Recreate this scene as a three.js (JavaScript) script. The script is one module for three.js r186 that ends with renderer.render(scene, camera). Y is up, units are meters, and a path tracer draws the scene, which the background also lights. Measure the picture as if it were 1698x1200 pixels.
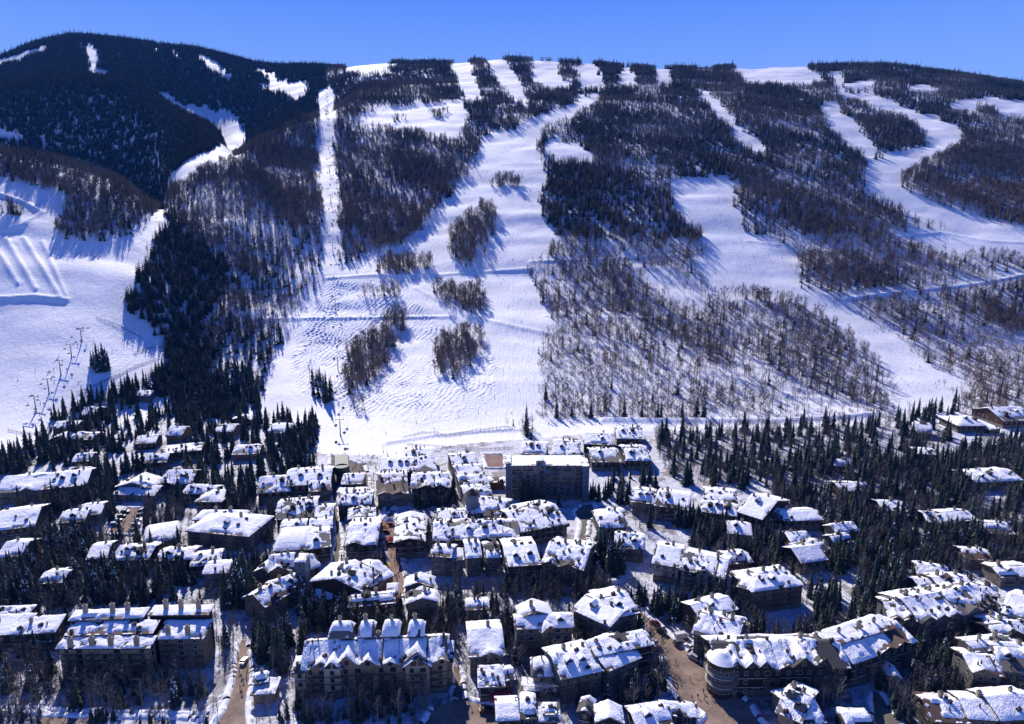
import * as THREE from 'three';
import { mergeGeometries, mergeVertices } from 'three/addons/utils/BufferGeometryUtils.js';
import { MarchingCubes } from 'three/addons/objects/MarchingCubes.js';

// ------------------------------------------------------------------ camera, sky, sun, exposure
const R = Math.PI / 180, F = 1147, CX = 849, CY = 600, PITCH = 12.1 * R, CAMY = 165;
const sP = Math.sin(PITCH), cP = Math.cos(PITCH);
const scene = new THREE.Scene();
const camera = new THREE.PerspectiveCamera(2 * Math.atan(600 / F) / R, 1698 / 1200, 1, 9000);
camera.position.set(0, CAMY, 0);
camera.rotation.set(-PITCH, 0, 0);
scene.add(camera);
const SUN_AZ = 21 * R, SUN_EL = 36 * R;                       // sun stands over the mountain, left of the view axis
const sunDir = new THREE.Vector3(-Math.sin(SUN_AZ) * Math.cos(SUN_EL), Math.sin(SUN_EL), -Math.cos(SUN_AZ) * Math.cos(SUN_EL));
const EXPOSURE = 1.2;
{
  const w = 512, h = 256, data = new Float32Array(w * h * 4);
  const sstep_ = (a, b, x) => { const k = Math.min(1, Math.max(0, (x - a) / (b - a))); return k; };
  const mix = (a, b, k) => a.map((p, i) => p + (b[i] - p) * k);
  const zen = [0.005, 0.032, 0.24], mid = [0.062, 0.20, 0.82], hor = [0.25, 0.43, 0.89], gnd = [0.55, 0.6, 0.75];
  for (let j = 0; j < h; j++) for (let i = 0; i < w; i++) {
    const el = ((j + 0.5) / h - 0.5) * Math.PI, se = Math.sin(el);
    const c = se < 0 ? mix(hor, gnd, Math.min(1, -se * 6)) : se < 0.3 ? mix(hor, mid, sstep_(0.10, 0.30, se)) : mix(mid, zen, Math.min(1, Math.pow((se - 0.30) / 0.6, 0.55)));
    const k = (j * w + i) * 4; data[k] = c[0]; data[k + 1] = c[1]; data[k + 2] = c[2]; data[k + 3] = 1;
  }
  const sky = new THREE.DataTexture(data, w, h, THREE.RGBAFormat, THREE.FloatType);
  sky.mapping = THREE.EquirectangularReflectionMapping; sky.magFilter = THREE.LinearFilter; sky.needsUpdate = true;
  scene.background = sky; scene.environment = sky;
}
const sun = new THREE.DirectionalLight(new THREE.Color(1, 0.94, 0.88), 5);
sun.position.copy(sunDir).multiplyScalar(3000).add(new THREE.Vector3(0, 0, -600));
sun.target.position.set(0, 0, -600); sun.castShadow = true;
sun.shadow.mapSize.set(4096, 4096);
Object.assign(sun.shadow.camera, { left: -1500, right: 1500, top: 1500, bottom: -1500, near: 10, far: 7000 });
scene.add(sun, sun.target);
const renderer = new THREE.WebGLRenderer({ antialias: true });
renderer.toneMapping = THREE.LinearToneMapping; renderer.toneMappingExposure = EXPOSURE;
renderer.shadowMap.enabled = true;
scene.fog = new THREE.FogExp2(new THREE.Color().setRGB(0.06, 0.30, 1.0), 0.00003);

// ------------------------------------------------------------------ small helpers
let seed_ = 1;
function rng(s) { let a = s >>> 0; return () => { a |= 0; a = a + 0x6D2B79F5 | 0; let t = Math.imul(a ^ a >>> 15, 1 | a); t = t + Math.imul(t ^ t >>> 7, 61 | t) ^ t; return ((t ^ t >>> 14) >>> 0) / 4294967296; }; }
const rnd = rng(77);
const clamp = (x, a, b) => Math.min(b, Math.max(a, x)), lerp = (a, b, k) => a + (b - a) * k;
const sstep = (a, b, x) => { const k = clamp((x - a) / (b - a), 0, 1); return k * k * (3 - 2 * k); };
function hash2(i, j) { let n = Math.imul(i, 374761393) + Math.imul(j, 668265263) | 0; n = Math.imul(n ^ n >>> 13, 1274126177); return ((n ^ n >>> 16) >>> 0) / 4294967296; }
function noise(x, y) {
  const i = Math.floor(x), j = Math.floor(y), fx = x - i, fy = y - j, a = fx * fx * (3 - 2 * fx), b = fy * fy * (3 - 2 * fy);
  return lerp(lerp(hash2(i, j), hash2(i + 1, j), a), lerp(hash2(i, j + 1), hash2(i + 1, j + 1), a), b) * 2 - 1;
}
const fbm = (x, y, n = 3) => { let s = 0, a = 0.5; for (let k = 0; k < n; k++) { s += a * noise(x, y); x = x * 2.03 + 11.7; y = y * 2.03 + 5.3; a *= 0.5; } return s; };
const names = new Map();
function numbered(n) { const k = names.get(n) ?? 0; names.set(n, k + 1); return k ? n + '_' + String(k).padStart(3, '0') : n; }
function shadow(o) { o.traverse?.(m => { if (m.isMesh) { m.castShadow = true; m.receiveShadow = true; } }); return o; }
function tag(o, label, category, group, kind) { o.userData = { ...o.userData, label }; if (category) o.userData.category = category; if (group) o.userData.group = group; if (kind) o.userData.kind = kind; return o; }
function topMesh(name, geo, mat) { const m = new THREE.Mesh(geo, mat); m.name = numbered(name); scene.add(shadow(m)); return m; }
function part(name, geo, mat, parent) { const m = new THREE.Mesh(geo, mat); m.name = name; m.castShadow = m.receiveShadow = true; parent.add(m); return m; }
const lin = (r, g, b) => new THREE.Color().setRGB(r, g, b);
const std = (r, g, b, rough = 0.9, extra = {}) => new THREE.MeshStandardMaterial({ color: lin(r, g, b), roughness: rough, metalness: 0, ...extra });
// noise texture in metres for bump and albedo
function noiseTex(n, fn, srgb = false) {
  const d = new Uint8Array(n * n * 4);
  for (let j = 0; j < n; j++) for (let i = 0; i < n; i++) { const v = fn(i / n, j / n); const k = (j * n + i) * 4; if (Array.isArray(v)) { d[k] = clamp(v[0], 0, 1) * 255; d[k + 1] = clamp(v[1], 0, 1) * 255; d[k + 2] = clamp(v[2], 0, 1) * 255; } else d[k] = d[k + 1] = d[k + 2] = clamp(v, 0, 1) * 255; d[k + 3] = 255; }
  const t = new THREE.DataTexture(d, n, n); t.wrapS = t.wrapT = THREE.RepeatWrapping; t.magFilter = THREE.LinearFilter; t.minFilter = THREE.LinearMipmapLinearFilter; t.generateMipmaps = true; t.needsUpdate = true; if (srgb) t.colorSpace = THREE.SRGBColorSpace; return t;
}
function tnoise(u, v, p) { // periodic value noise, p cells
  const x = u * p, y = v * p, i = Math.floor(x), j = Math.floor(y), fx = x - i, fy = y - j, a = fx * fx * (3 - 2 * fx), b = fy * fy * (3 - 2 * fy), m = k => ((k % p) + p) % p;
  return lerp(lerp(hash2(m(i) + p * 7, m(j)), hash2(m(i + 1) + p * 7, m(j)), a), lerp(hash2(m(i) + p * 7, m(j + 1)), hash2(m(i + 1) + p * 7, m(j + 1)), a), b);
}

// ------------------------------------------------------------------ terrain
// view ray of a photograph position: t = x / distance, e = rise / distance
function ray(u, v) { const a = (u - CX) / F, b = (CY - v) / F, g = cP + sP * b; return { t: a / g, e: (-sP + cP * b) / g }; }
function pix(x, y, z) { const D = -z, dy = y - CAMY, w = D * cP - dy * sP; return [CX + F * x / w, CY - F * (dy * cP + D * sP) / w]; }
function onPlane(u, v, y) { const r = ray(u, v), D = (y - CAMY) / r.e; return new THREE.Vector3(r.t * D, y, -D); }
// crest and break lines of the relief, surveyed as [u, v, distance]; distance 0 = lies on the valley floor
const LINES = [
  [[-300, 790, 0], [0, 748, 0], [120, 715, 0], [240, 690, 0], [440, 700, 0], [540, 745, 0], [640, 748, 0], [760, 730, 0], [860, 722, 0], [1000, 712, 0], [1200, 705, 0], [1480, 700, 0], [1698, 720, 0], [2000, 730, 0]],
  [[-300, 660, 560], [0, 632, 575], [150, 612, 605], [260, 592, 655], [300, 600, 660], [450, 600, 655], [640, 600, 655], [849, 592, 665], [1200, 592, 675], [1500, 610, 665], [1698, 620, 660], [2000, 620, 660]],
  [[-300, 460, 735], [0, 450, 745], [120, 440, 768], [255, 455, 780], [300, 462, 805], [450, 452, 850], [700, 448, 880], [900, 450, 885], [1200, 450, 900], [1698, 450, 890], [2000, 440, 900]],
  [[-300, 235, 1085], [0, 252, 1085], [100, 268, 1085], [200, 302, 1070], [262, 345, 1040], [290, 345, 1030], [400, 330, 1040], [700, 340, 1080], [1200, 338, 1090], [1698, 330, 1100], [2000, 320, 1100]],
  [[-300, 255, 1290], [0, 272, 1290], [100, 287, 1290], [200, 320, 1250], [262, 357, 1160], [290, 322, 1115], [400, 288, 1145], [530, 255, 1310], [849, 250, 1320], [1200, 248, 1330], [1698, 245, 1330], [2000, 240, 1320]],
  [[-300, 290, 1420], [0, 305, 1420], [100, 315, 1400], [200, 335, 1350], [262, 355, 1260], [290, 305, 1190], [345, 275, 1210], [400, 252, 1260], [530, 193, 1520], [600, 183, 1580], [700, 182, 1600], [849, 186, 1600], [1200, 182, 1600], [1698, 195, 1580], [2000, 200, 1560]],
  [[-300, 155, 1850], [0, 142, 1900], [100, 130, 1930], [190, 132, 1930], [300, 188, 1850], [365, 230, 1760], [400, 266, 1680], [450, 240, 1680], [530, 208, 1700], [600, 160, 1780], [849, 152, 1850], [1200, 150, 1850], [1698, 165, 1800], [2000, 190, 1780]],
  [[-300, 165, 2050], [0, 152, 2080], [100, 138, 2100], [190, 140, 2080], [300, 200, 2000], [365, 240, 1950], [405, 248, 1930], [450, 220, 1960], [530, 195, 1980], [600, 141, 2060], [849, 131, 2080], [1200, 132, 2060], [1698, 152, 1980], [2000, 180, 1980]],
  [[-300, 150, 2900], [-100, 125, 2900], [0, 103, 2900], [80, 76, 2950], [130, 68, 2950], [260, 78, 2950], [330, 86, 2950], [420, 106, 2950], [500, 113, 2850], [580, 112, 2700], [740, 106, 2550], [860, 103, 2480], [960, 110, 2450], [1100, 116, 2420], [1240, 114, 2420], [1360, 113, 2420], [1460, 110, 2420], [1560, 120, 2380], [1698, 140, 2300], [2000, 190, 2250]],
  [[-300, 190, 3700], [0, 150, 3700], [130, 130, 3700], [420, 140, 3700], [860, 145, 3500], [1240, 150, 3500], [1698, 175, 3400], [2000, 230, 3400]],
].map(l => l.map(([u, v, D]) => { const r = ray(u, v); if (!D) D = -CAMY / r.e; return [r.t, D, CAMY + D * r.e]; }));
function pchip(xs, ys) {
  const n = xs.length, m = new Float64Array(n), d = [];
  for (let i = 0; i < n - 1; i++) d.push((ys[i + 1] - ys[i]) / (xs[i + 1] - xs[i]));
  m[0] = d[0]; m[n - 1] = d[n - 2];
  for (let i = 1; i < n - 1; i++) m[i] = d[i - 1] * d[i] <= 0 ? 0 : 2 * d[i - 1] * d[i] / (d[i - 1] + d[i]);
  return x => {
    if (x <= xs[0]) return ys[0]; if (x >= xs[n - 1]) return ys[n - 1];
    let i = 0; while (x > xs[i + 1]) i++;
    const h = xs[i + 1] - xs[i], s = (x - xs[i]) / h, s2 = s * s, s3 = s2 * s;
    return ys[i] * (2 * s3 - 3 * s2 + 1) + m[i] * h * (s3 - 2 * s2 + s) + ys[i + 1] * (3 * s2 - 2 * s3) + m[i + 1] * h * (s3 - s2);
  };
}
const T0 = -1.15, T1 = 1.15, NC = 461, cols = [], baseD = [];
{
  const fD = LINES.map(l => pchip(l.map(p => p[0]), l.map(p => p[1]))), fH = LINES.map(l => pchip(l.map(p => p[0]), l.map(p => p[2])));
  for (let k = 0; k < NC; k++) {
    const t = lerp(T0, T1, k / (NC - 1)), xs = [-400, 60], ys = [0, 0];
    LINES.forEach((l, j) => { let D = fD[j](t); if (j === 0) { xs.push(D - 40); ys.push(0); baseD.push(D); } D = Math.max(D, xs[xs.length - 1] + 15); xs.push(D); ys.push(j ? fH[j](t) : 0); });
    cols.push(pchip(xs, ys));
  }
}
// benches cut into the slopes (cat tracks), filled in below: list of { pts:[[x,z]...], w, h }
const TRACKS = [];
function trackBump(x, z) {
  let s = 0;
  for (const T of TRACKS) {
    if (x < T.x0 || x > T.x1 || z < T.z0 || z > T.z1) continue;
    let best = 1e9; const p = T.pts;
    for (let i = 0; i < p.length - 1; i++) {
      const ax = p[i][0], az = p[i][1], dx = p[i + 1][0] - ax, dz = p[i + 1][1] - az, k = clamp(((x - ax) * dx + (z - az) * dz) / (dx * dx + dz * dz), 0, 1);
      best = Math.min(best, Math.hypot(x - ax - dx * k, z - az - dz * k));
    }
    s += T.h * Math.exp(-((best / T.w) ** 2));
  }
  return s;
}
function rawH(x, D) {
  const t = D > 1 ? x / D : 0, k = clamp((t - T0) / (T1 - T0), 0, 0.99999) * (NC - 1), i = Math.floor(k), f = k - i;
  const h = lerp(cols[i](D), cols[i + 1](D), f), b = lerp(baseD[i], baseD[i + 1], f);
  const a = clamp((D - b) / 260, 0, 1), far = clamp((D - 1000) / 800, 0, 1);
  let n = a * (fbm(x / 190, D / 150, 3) * (5 + 9 * far) + fbm(x / 47 + 9, D / 39, 2) * 2.2 + (1 - far) * fbm(x / 140 + 31, D / 42 + 7, 2) * 4.5);
  n += clamp((b - D) / 30, 0, 1) * 0.25 * (fbm(x / 9, D / 9, 2) - 0.35) * sstep(60, 120, D);
  return h + n;
}
function H(x, D) { return rawH(x, D) + (TRACKS.length ? trackBump(x, -D) : 0); }
function ground(u, v) {   // the first point of the relief on the line of sight of a photograph position
  const r = ray(u, v); let D0 = 80, step = 8;
  for (let D = 80; D < 3400; D += step) {
    if (rawH(r.t * D, D) >= CAMY + r.e * D) { let a = D0, b = D; for (let k = 0; k < 14; k++) { const m = (a + b) / 2; if (rawH(r.t * m, m) >= CAMY + r.e * m) b = m; else a = m; } return new THREE.Vector3(r.t * b, rawH(r.t * b, b), -b); }
    D0 = D;
  }
  return new THREE.Vector3(r.t * 3000, rawH(r.t * 3000, 3000), -3000);
}
function addTrack(pts, w, h) {
  const P = []; for (let i = 0; i < pts.length - 1; i++) { const n = Math.max(1, Math.ceil(Math.hypot(pts[i + 1][0] - pts[i][0], pts[i + 1][1] - pts[i][1]) / 25)); for (let k = 0; k < n; k++) P.push([lerp(pts[i][0], pts[i + 1][0], k / n), lerp(pts[i][1], pts[i + 1][1], k / n)]); } P.push(pts[pts.length - 1]);
  const q = P.map(([u, v]) => { const g = ground(u, v); return [g.x, g.z]; });
  const xs = q.map(p => p[0]), zs = q.map(p => p[1]);
  TRACKS.push({ pts: q, w, h, x0: Math.min(...xs) - 4 * w, x1: Math.max(...xs) + 4 * w, z0: Math.min(...zs) - 4 * w, z1: Math.max(...zs) + 4 * w });
}
addTrack([[400, 531], [480, 529], [600, 528], [745, 526]], 3.0, 1.6);
addTrack([[540, 462], [620, 456], [700, 458], [790, 452], [880, 446]], 3.2, 1.4);
addTrack([[690, 478], [740, 505], [800, 530], [870, 545], [940, 560]], 3.5, 1.5);
addTrack([[905, 524], [1000, 526], [1080, 528], [1160, 536]], 2.6, 1.4);
addTrack([[880, 434], [1000, 430], [1110, 424], [1160, 420]], 2.6, 1.4);
addTrack([[960, 566], [1080, 590], [1200, 625], [1300, 655], [1400, 668]], 4, 1.8);
addTrack([[1400, 496], [1480, 486], [1560, 478], [1640, 468], [1698, 456]], 3, 1.8);
addTrack([[1290, 406], [1240, 400]], 2.5, 1.5);
addTrack([[1480, 393], [1560, 386], [1640, 400], [1720, 404]], 3, 1.6);
addTrack([[1000, 698], [1100, 699], [1290, 699], [1380, 694], [1450, 688]], 4, 3.2);
addTrack([[640, 735], [720, 722], [800, 714], [880, 712]], 2.5, 1.6);
addTrack([[0, 385], [40, 372], [70, 352], [40, 335], [0, 322]], 3, 2.2);
addTrack([[10, 395], [60, 480]], 2.6, 1.8); addTrack([[40, 395], [100, 492]], 2.6, 1.8); addTrack([[-10, 405], [30, 470]], 2.6, 1.8);
addTrack([[0, 495], [60, 492], [110, 498]], 3.5, 2.4);
addTrack([[70, 400], [110, 490]], 2, 1.4);

const streak = (u, v, px, py) => { const x = u * px, y = v * py, i = Math.floor(x), j = Math.floor(y), a = x - i, b = y - j, m = (k, p) => ((k % p) + p) % p, h = (p, q) => hash2(m(p, px) + 991, m(q, py) + 17); return lerp(lerp(h(i, j), h(i + 1, j), a), lerp(h(i, j + 1), h(i + 1, j + 1), a), b * b * (3 - 2 * b)); };
const snowBump = noiseTex(1024, (u, v) => 0.22 * streak(u, v, 60, 5) + 0.16 * streak(u + 0.11 * Math.sin(v * 6.283), v, 150, 9) + 0.7 * (0.25 * tnoise(u, v, 8) + 0.3 * tnoise(u, v, 24) + 0.25 * tnoise(u, v, 70) + 0.2 * tnoise(u, v, 180)));
snowBump.repeat.set(1 / 60, 1 / 60);
const snowTint = noiseTex(512, (u, v) => { const n = 0.5 * tnoise(u, v, 5) + 0.3 * tnoise(u, v, 19) + 0.2 * tnoise(u, v, 66); const k = 0.90 + 0.13 * n; return [k, k * 1.0, k * 1.0 + 0.005]; }, true);
snowTint.repeat.set(1 / 170, 1 / 170);
const SNOW = new THREE.MeshStandardMaterial({ color: lin(0.92, 0.92, 0.95), roughness: 0.75, map: snowTint, bumpMap: snowBump, bumpScale: 0.9 });
const townTint = noiseTex(512, (u, v) => { const n = 0.45 * tnoise(u, v, 7) + 0.35 * tnoise(u, v, 21) + 0.2 * tnoise(u, v, 75), d = 0.9 * sstep(0.55, 0.72, n), g = 0.82 + 0.2 * tnoise(u, v, 40); return [lerp(0.93, 0.60, d) * g, lerp(0.93, 0.575, d) * g, lerp(0.95, 0.56, d) * g]; }, true);
townTint.repeat.set(1 / 110, 1 / 110);
const SNOW_TOWN = new THREE.MeshStandardMaterial({ color: lin(0.82, 0.82, 0.85), roughness: 0.8, map: townTint, bumpMap: snowBump, bumpScale: 0.7 });
{
  const ts = [], Ds = [];
  for (let k = 0; k <= 680; k++) ts.push(lerp(-0.88, 0.88, k / 680));
  for (let k = 1; k <= 14; k++) { ts.unshift(-0.88 - 0.27 * k / 14); ts.push(0.88 + 0.27 * k / 14); }
  for (let D = -300; D < 60; D += 60) Ds.push(D);
  for (let D = 60; D < 420; D += 4) Ds.push(D);
  for (let D = 420; D < 1150; D += 2.6) Ds.push(D);
  for (let D = 1150; D < 3000; D += 5) Ds.push(D);
  for (let D = 3000; D <= 3700; D += 70) Ds.push(D);
  const nt = ts.length, nd = Ds.length, pos = new Float32Array(nt * nd * 3), uv = new Float32Array(nt * nd * 2), flat = new Uint8Array(nt * nd);
  for (let j = 0; j < nd; j++) for (let i = 0; i < nt; i++) {
    const D = Ds[j], W = Math.max(D, 160), x = ts[i] * W, k = (j * nt + i), t = clamp(x / Math.max(D, 1), T0, T1), b = baseD[Math.round((t - T0) / (T1 - T0) * (NC - 1))];
    pos[k * 3] = x; pos[k * 3 + 1] = D < 60 ? 0 : H(x, D); pos[k * 3 + 2] = -D; uv[k * 2] = x; uv[k * 2 + 1] = D; flat[k] = D < b - 8 ? 1 : 0;
  }
  const iA = [], iB = [];
  for (let j = 0; j < nd - 1; j++) for (let i = 0; i < nt - 1; i++) { const a = j * nt + i, b = a + 1, c = a + nt, d = c + 1; (flat[a] && flat[b] && flat[c] && flat[d] ? iA : iB).push(a, b, d, a, d, c); }
  const full = new THREE.BufferGeometry(); full.setAttribute('position', new THREE.BufferAttribute(pos, 3)); full.setAttribute('uv', new THREE.BufferAttribute(uv, 2)); full.setIndex([...[]]);
  full.setIndex(new THREE.BufferAttribute(new Uint32Array(iA.concat(iB)), 1)); full.computeVertexNormals();
  const cut = idx => { // compact copy that keeps the shared normals
    const map = new Map(), P = [], N = [], U = [], I = new Uint32Array(idx.length), nrm = full.attributes.normal.array; let n = 0;
    for (let q = 0; q < idx.length; q++) { const k = idx[q]; let m = map.get(k); if (m === undefined) { m = n++; map.set(k, m); P.push(pos[k * 3], pos[k * 3 + 1], pos[k * 3 + 2]); N.push(nrm[k * 3], nrm[k * 3 + 1], nrm[k * 3 + 2]); U.push(uv[k * 2], uv[k * 2 + 1]); } I[q] = m; }
    const g = new THREE.BufferGeometry(); g.setAttribute('position', new THREE.BufferAttribute(new Float32Array(P), 3)); g.setAttribute('normal', new THREE.BufferAttribute(new Float32Array(N), 3)); g.setAttribute('uv', new THREE.BufferAttribute(new Float32Array(U), 2)); g.setIndex(new THREE.BufferAttribute(I, 1)); return g;
  };
  tag(topMesh('ground', cut(iA), SNOW_TOWN), 'snow covered valley floor under the village', null, null, 'structure');
  tag(topMesh('mountain', cut(iB), SNOW), 'snow covered mountain slopes with ski runs above the village', null, null, 'structure');
}

// ------------------------------------------------------------------ land cover surveyed from the photograph
const inPoly = (x, y, p) => { let c = false; for (let i = 0, j = p.length - 1; i < p.length; j = i++) if ((p[i][1] > y) !== (p[j][1] > y) && x < (p[j][0] - p[i][0]) * (y - p[i][1]) / (p[j][1] - p[i][1]) + p[i][0]) c = !c; return c; };
const CW = 1900, CH = 720, COVER = new Uint8Array(CW * CH), COFF = 100;
function paint(cls, poly) {
  const xs = poly.map(p => p[0]), ys = poly.map(p => p[1]);
  for (let y = Math.max(0, Math.floor(Math.min(...ys))); y <= Math.min(CH - 1, Math.max(...ys)); y++) for (let x = Math.max(-COFF, Math.floor(Math.min(...xs))); x <= Math.min(CW - COFF - 1, Math.max(...xs)); x++) if (inPoly(x + 0.5, y + 0.5, poly)) COVER[y * CW + x + COFF] = cls;
}
// classes: 0 open, 1 dense spruce, 2 dense mixed, 3 dense aspen with some spruce, 4 open aspen, 5 brush, 6 scattered spruce, 7 thick aspen, 8 loose mixed
paint(1, [[-100, 0], [540, 0], [540, 200], [400, 262], [285, 312], [265, 350], [-100, 330]]);
paint(2, [[540, 0], [1800, 0], [1800, 340], [540, 340]]);
paint(3, [[-100, 245], [0, 256], [100, 268], [200, 302], [262, 345], [255, 395], [-100, 395]]);
paint(7, [[285, 300], [345, 272], [400, 250], [530, 190], [790, 190], [790, 260], [690, 390], [560, 450], [420, 480], [300, 400], [275, 360]]);
paint(8, [[300, 400], [420, 460], [545, 445], [500, 500], [470, 560], [440, 650], [300, 690], [270, 560]]);
paint(1, [[262, 345], [290, 360], [325, 400], [375, 420], [385, 470], [345, 520], [350, 600], [400, 690], [300, 700], [255, 640], [250, 560], [215, 520], [222, 470], [245, 420]]);
paint(2, [[890, 200], [940, 165], [1110, 140], [1160, 150], [1230, 240], [1270, 262], [1330, 250], [1370, 172], [1450, 260], [1430, 280], [1230, 290], [1120, 300], [900, 270]]);
paint(2, [[890, 270], [1110, 290], [1120, 340], [1170, 390], [1080, 410], [920, 390], [892, 340]]);
paint(4, [[870, 430], [905, 395], [1150, 395], [1185, 410], [1160, 440], [1180, 475], [1300, 492], [1400, 545], [1460, 600], [1490, 650], [1450, 690], [890, 690], [900, 580], [918, 548]]);
paint(4, [[1220, 300], [1430, 280], [1470, 325], [1800, 400], [1800, 720], [1600, 690], [1605, 645], [1530, 600], [1430, 530], [1310, 455], [1310, 410], [1225, 370]]);
paint(3, [[1205, 285], [1430, 280], [1440, 320], [1500, 350], [1500, 390], [1240, 390], [1222, 345]]);
paint(7, [[1490, 300], [1540, 258], [1600, 235], [1800, 250], [1800, 400], [1640, 365], [1520, 330]]);
paint(3, [[1320, 430], [1480, 420], [1490, 470], [1400, 490], [1330, 480]]);
paint(7, [[1620, 480], [1698, 470], [1800, 470], [1800, 560], [1640, 540]]);
paint(5, [[897, 590], [960, 575], [1090, 605], [1290, 650], [1470, 680], [1470, 692], [893, 695]]);
paint(5, [[1490, 560], [1640, 560], [1800, 560], [1800, 690], [1600, 660], [1540, 600]]);
// open runs
for (const p of [
  [[137, 68], [150, 72], [165, 85], [165, 112], [190, 130], [172, 126], [148, 112], [140, 90]],
  [[-50, 125], [0, 108], [80, 80], [76, 73], [0, 99], [-50, 112]],
  [[280, 80], [298, 84], [304, 96], [290, 94]], [[325, 88], [345, 94], [388, 126], [384, 133], [360, 118], [332, 100]],
  [[418, 110], [445, 117], [470, 132], [515, 138], [515, 150], [490, 166], [476, 152], [450, 146], [420, 144], [450, 136]],
  [[196, 84], [206, 92], [198, 98]], [[252, 74], [268, 78], [262, 84]],
  [[256, 148], [275, 153], [300, 173], [340, 180], [385, 186], [404, 205], [410, 235], [395, 252], [365, 264], [345, 272], [285, 304], [276, 300], [288, 283], [310, 264], [345, 250], [367, 240], [370, 222], [352, 202], [310, 184], [285, 172]],
  [[-20, 215], [0, 214], [30, 220], [60, 226], [30, 228], [-20, 222]],
  [[526, 150], [552, 145], [556, 165], [555, 250], [560, 300], [565, 340], [563, 400], [570, 450], [532, 452], [536, 400], [532, 330], [526, 260], [528, 200]],
  [[742, 92], [778, 92], [797, 140], [800, 162], [770, 167], [757, 135]],
  [[798, 92], [834, 92], [862, 130], [875, 160], [874, 180], [862, 192], [848, 165], [832, 140], [815, 122]],
  [[570, 114], [590, 100], [655, 100], [640, 119], [600, 124]],
  [[590, 190], [640, 175], [700, 172], [770, 168], [777, 182], [767, 205], [762, 228], [700, 216], [640, 205], [595, 201]],
  [[878, 100], [930, 100], [930, 128], [950, 142], [915, 147], [880, 137]], [[950, 112], [975, 98], [998, 118], [1002, 142], [963, 144]], [[1026, 112], [1040, 108], [1053, 116], [1057, 140], [1023, 140]], [[1082, 114], [1098, 106], [1116, 118], [1114, 138], [1090, 137]],
  [[1005, 150], [975, 177], [940, 197], [905, 204], [893, 225], [893, 250], [905, 290], [895, 330], [900, 360], [922, 388], [905, 410], [880, 420], [872, 450], [885, 480], [910, 520], [920, 550], [900, 580], [893, 640], [890, 690], [880, 719], [540, 719], [530, 705], [440, 672], [438, 640], [470, 560], [500, 500], [535, 455], [640, 428], [690, 392], [720, 347], [770, 302], [792, 260], [796, 228], [866, 207], [890, 191], [935, 179], [960, 160]],
  [[905, 232], [960, 240], [985, 262], [930, 262], [900, 250]],
  [[1155, 150], [1172, 148], [1197, 175], [1227, 210], [1252, 230], [1272, 246], [1257, 252], [1228, 236], [1203, 202], [1173, 172]],
  [[1215, 112], [1260, 98], [1322, 100], [1372, 131], [1310, 140], [1238, 137]],
  [[1395, 150], [1470, 163], [1512, 183], [1552, 194], [1602, 221], [1572, 246], [1520, 267], [1492, 287], [1487, 306], [1522, 327], [1600, 357], [1800, 400], [1800, 420], [1620, 390], [1520, 353], [1470, 327], [1427, 307], [1438, 276], [1465, 257], [1532, 242], [1542, 217], [1500, 192], [1440, 172], [1393, 160]],
  [[1353, 173], [1379, 170], [1407, 195], [1442, 225], [1460, 262], [1438, 270], [1413, 242], [1383, 216]],
  [[1622, 160], [1680, 165], [1800, 190], [1800, 215], [1660, 188]],
  [[1400, 140], [1440, 133], [1460, 140], [1420, 149]], [[1372, 120], [1396, 118], [1404, 152], [1392, 158]], [[1150, 112], [1175, 100], [1185, 114]], [[1500, 140], [1540, 142], [1555, 152], [1510, 150]], [[1560, 175], [1620, 165], [1640, 175], [1590, 184]], [[1150, 265], [1165, 268], [1160, 280]],
  [[1112, 300], [1140, 290], [1217, 300], [1222, 340], [1227, 370], [1262, 395], [1312, 410], [1322, 425], [1312, 455], [1332, 480], [1392, 505], [1432, 530], [1492, 560], [1532, 600], [1610, 645], [1602, 668], [1520, 685], [1478, 642], [1453, 602], [1428, 572], [1388, 542], [1338, 507], [1290, 492], [1230, 492], [1168, 472], [1152, 437], [1178, 412], [1168, 377], [1138, 352], [1117, 330]],
  [[1475, 388], [1530, 378], [1640, 400], [1800, 403], [1800, 418], [1600, 412], [1490, 398]],
  [[1395, 500], [1480, 490], [1640, 470], [1698, 457], [1698, 464], [1640, 478], [1480, 500], [1400, 506]],
  [[-100, 290], [0, 297], [60, 308], [115, 325], [98, 400], [130, 408], [165, 406], [195, 400], [215, 388], [237, 377], [262, 347], [275, 352], [275, 375], [255, 400], [240, 440], [222, 480], [213, 522], [240, 532], [250, 560], [278, 590], [272, 612], [200, 640], [130, 672], [60, 702], [40, 719], [-100, 719]],
]) paint(0, p);
// wooded islands on the open runs
paint(9, [[814, 297], [862, 297], [866, 314], [814, 312]]);
paint(9, [[745, 410], [758, 375], [800, 340], [822, 348], [815, 372], [803, 412], [792, 443], [760, 443], [745, 428]]);
paint(9, [[620, 448], [642, 428], [715, 432], [712, 453], [640, 458]]);
paint(9, [[715, 495], [730, 474], [800, 480], [806, 515], [790, 524], [750, 514]]);
paint(9, [[715, 605], [728, 565], [760, 548], [803, 562], [792, 595], [770, 625], [745, 632], [718, 620]]);
paint(9, [[575, 605], [580, 575], [640, 550], [658, 574], [640, 624], [600, 654], [578, 645]]);
paint(6, [[508, 625], [530, 612], [553, 635], [552, 668], [515, 660]]);
paint(3, [[640, 535], [672, 510], [672, 545], [645, 565]]);
paint(4, [[590, 482], [655, 478], [660, 494], [600, 500]]);
paint(4, [[600, 655], [680, 600], [720, 640], [680, 690], [640, 700]].map(([a, b]) => [a, b * 0 + b]).slice(0, 0).concat([[585, 655], [600, 655], [600, 690], [590, 690]]));
paint(10, [[100, 372], [120, 335], [185, 320], [240, 345], [240, 374], [200, 390], [165, 403], [100, 398]]);
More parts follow.
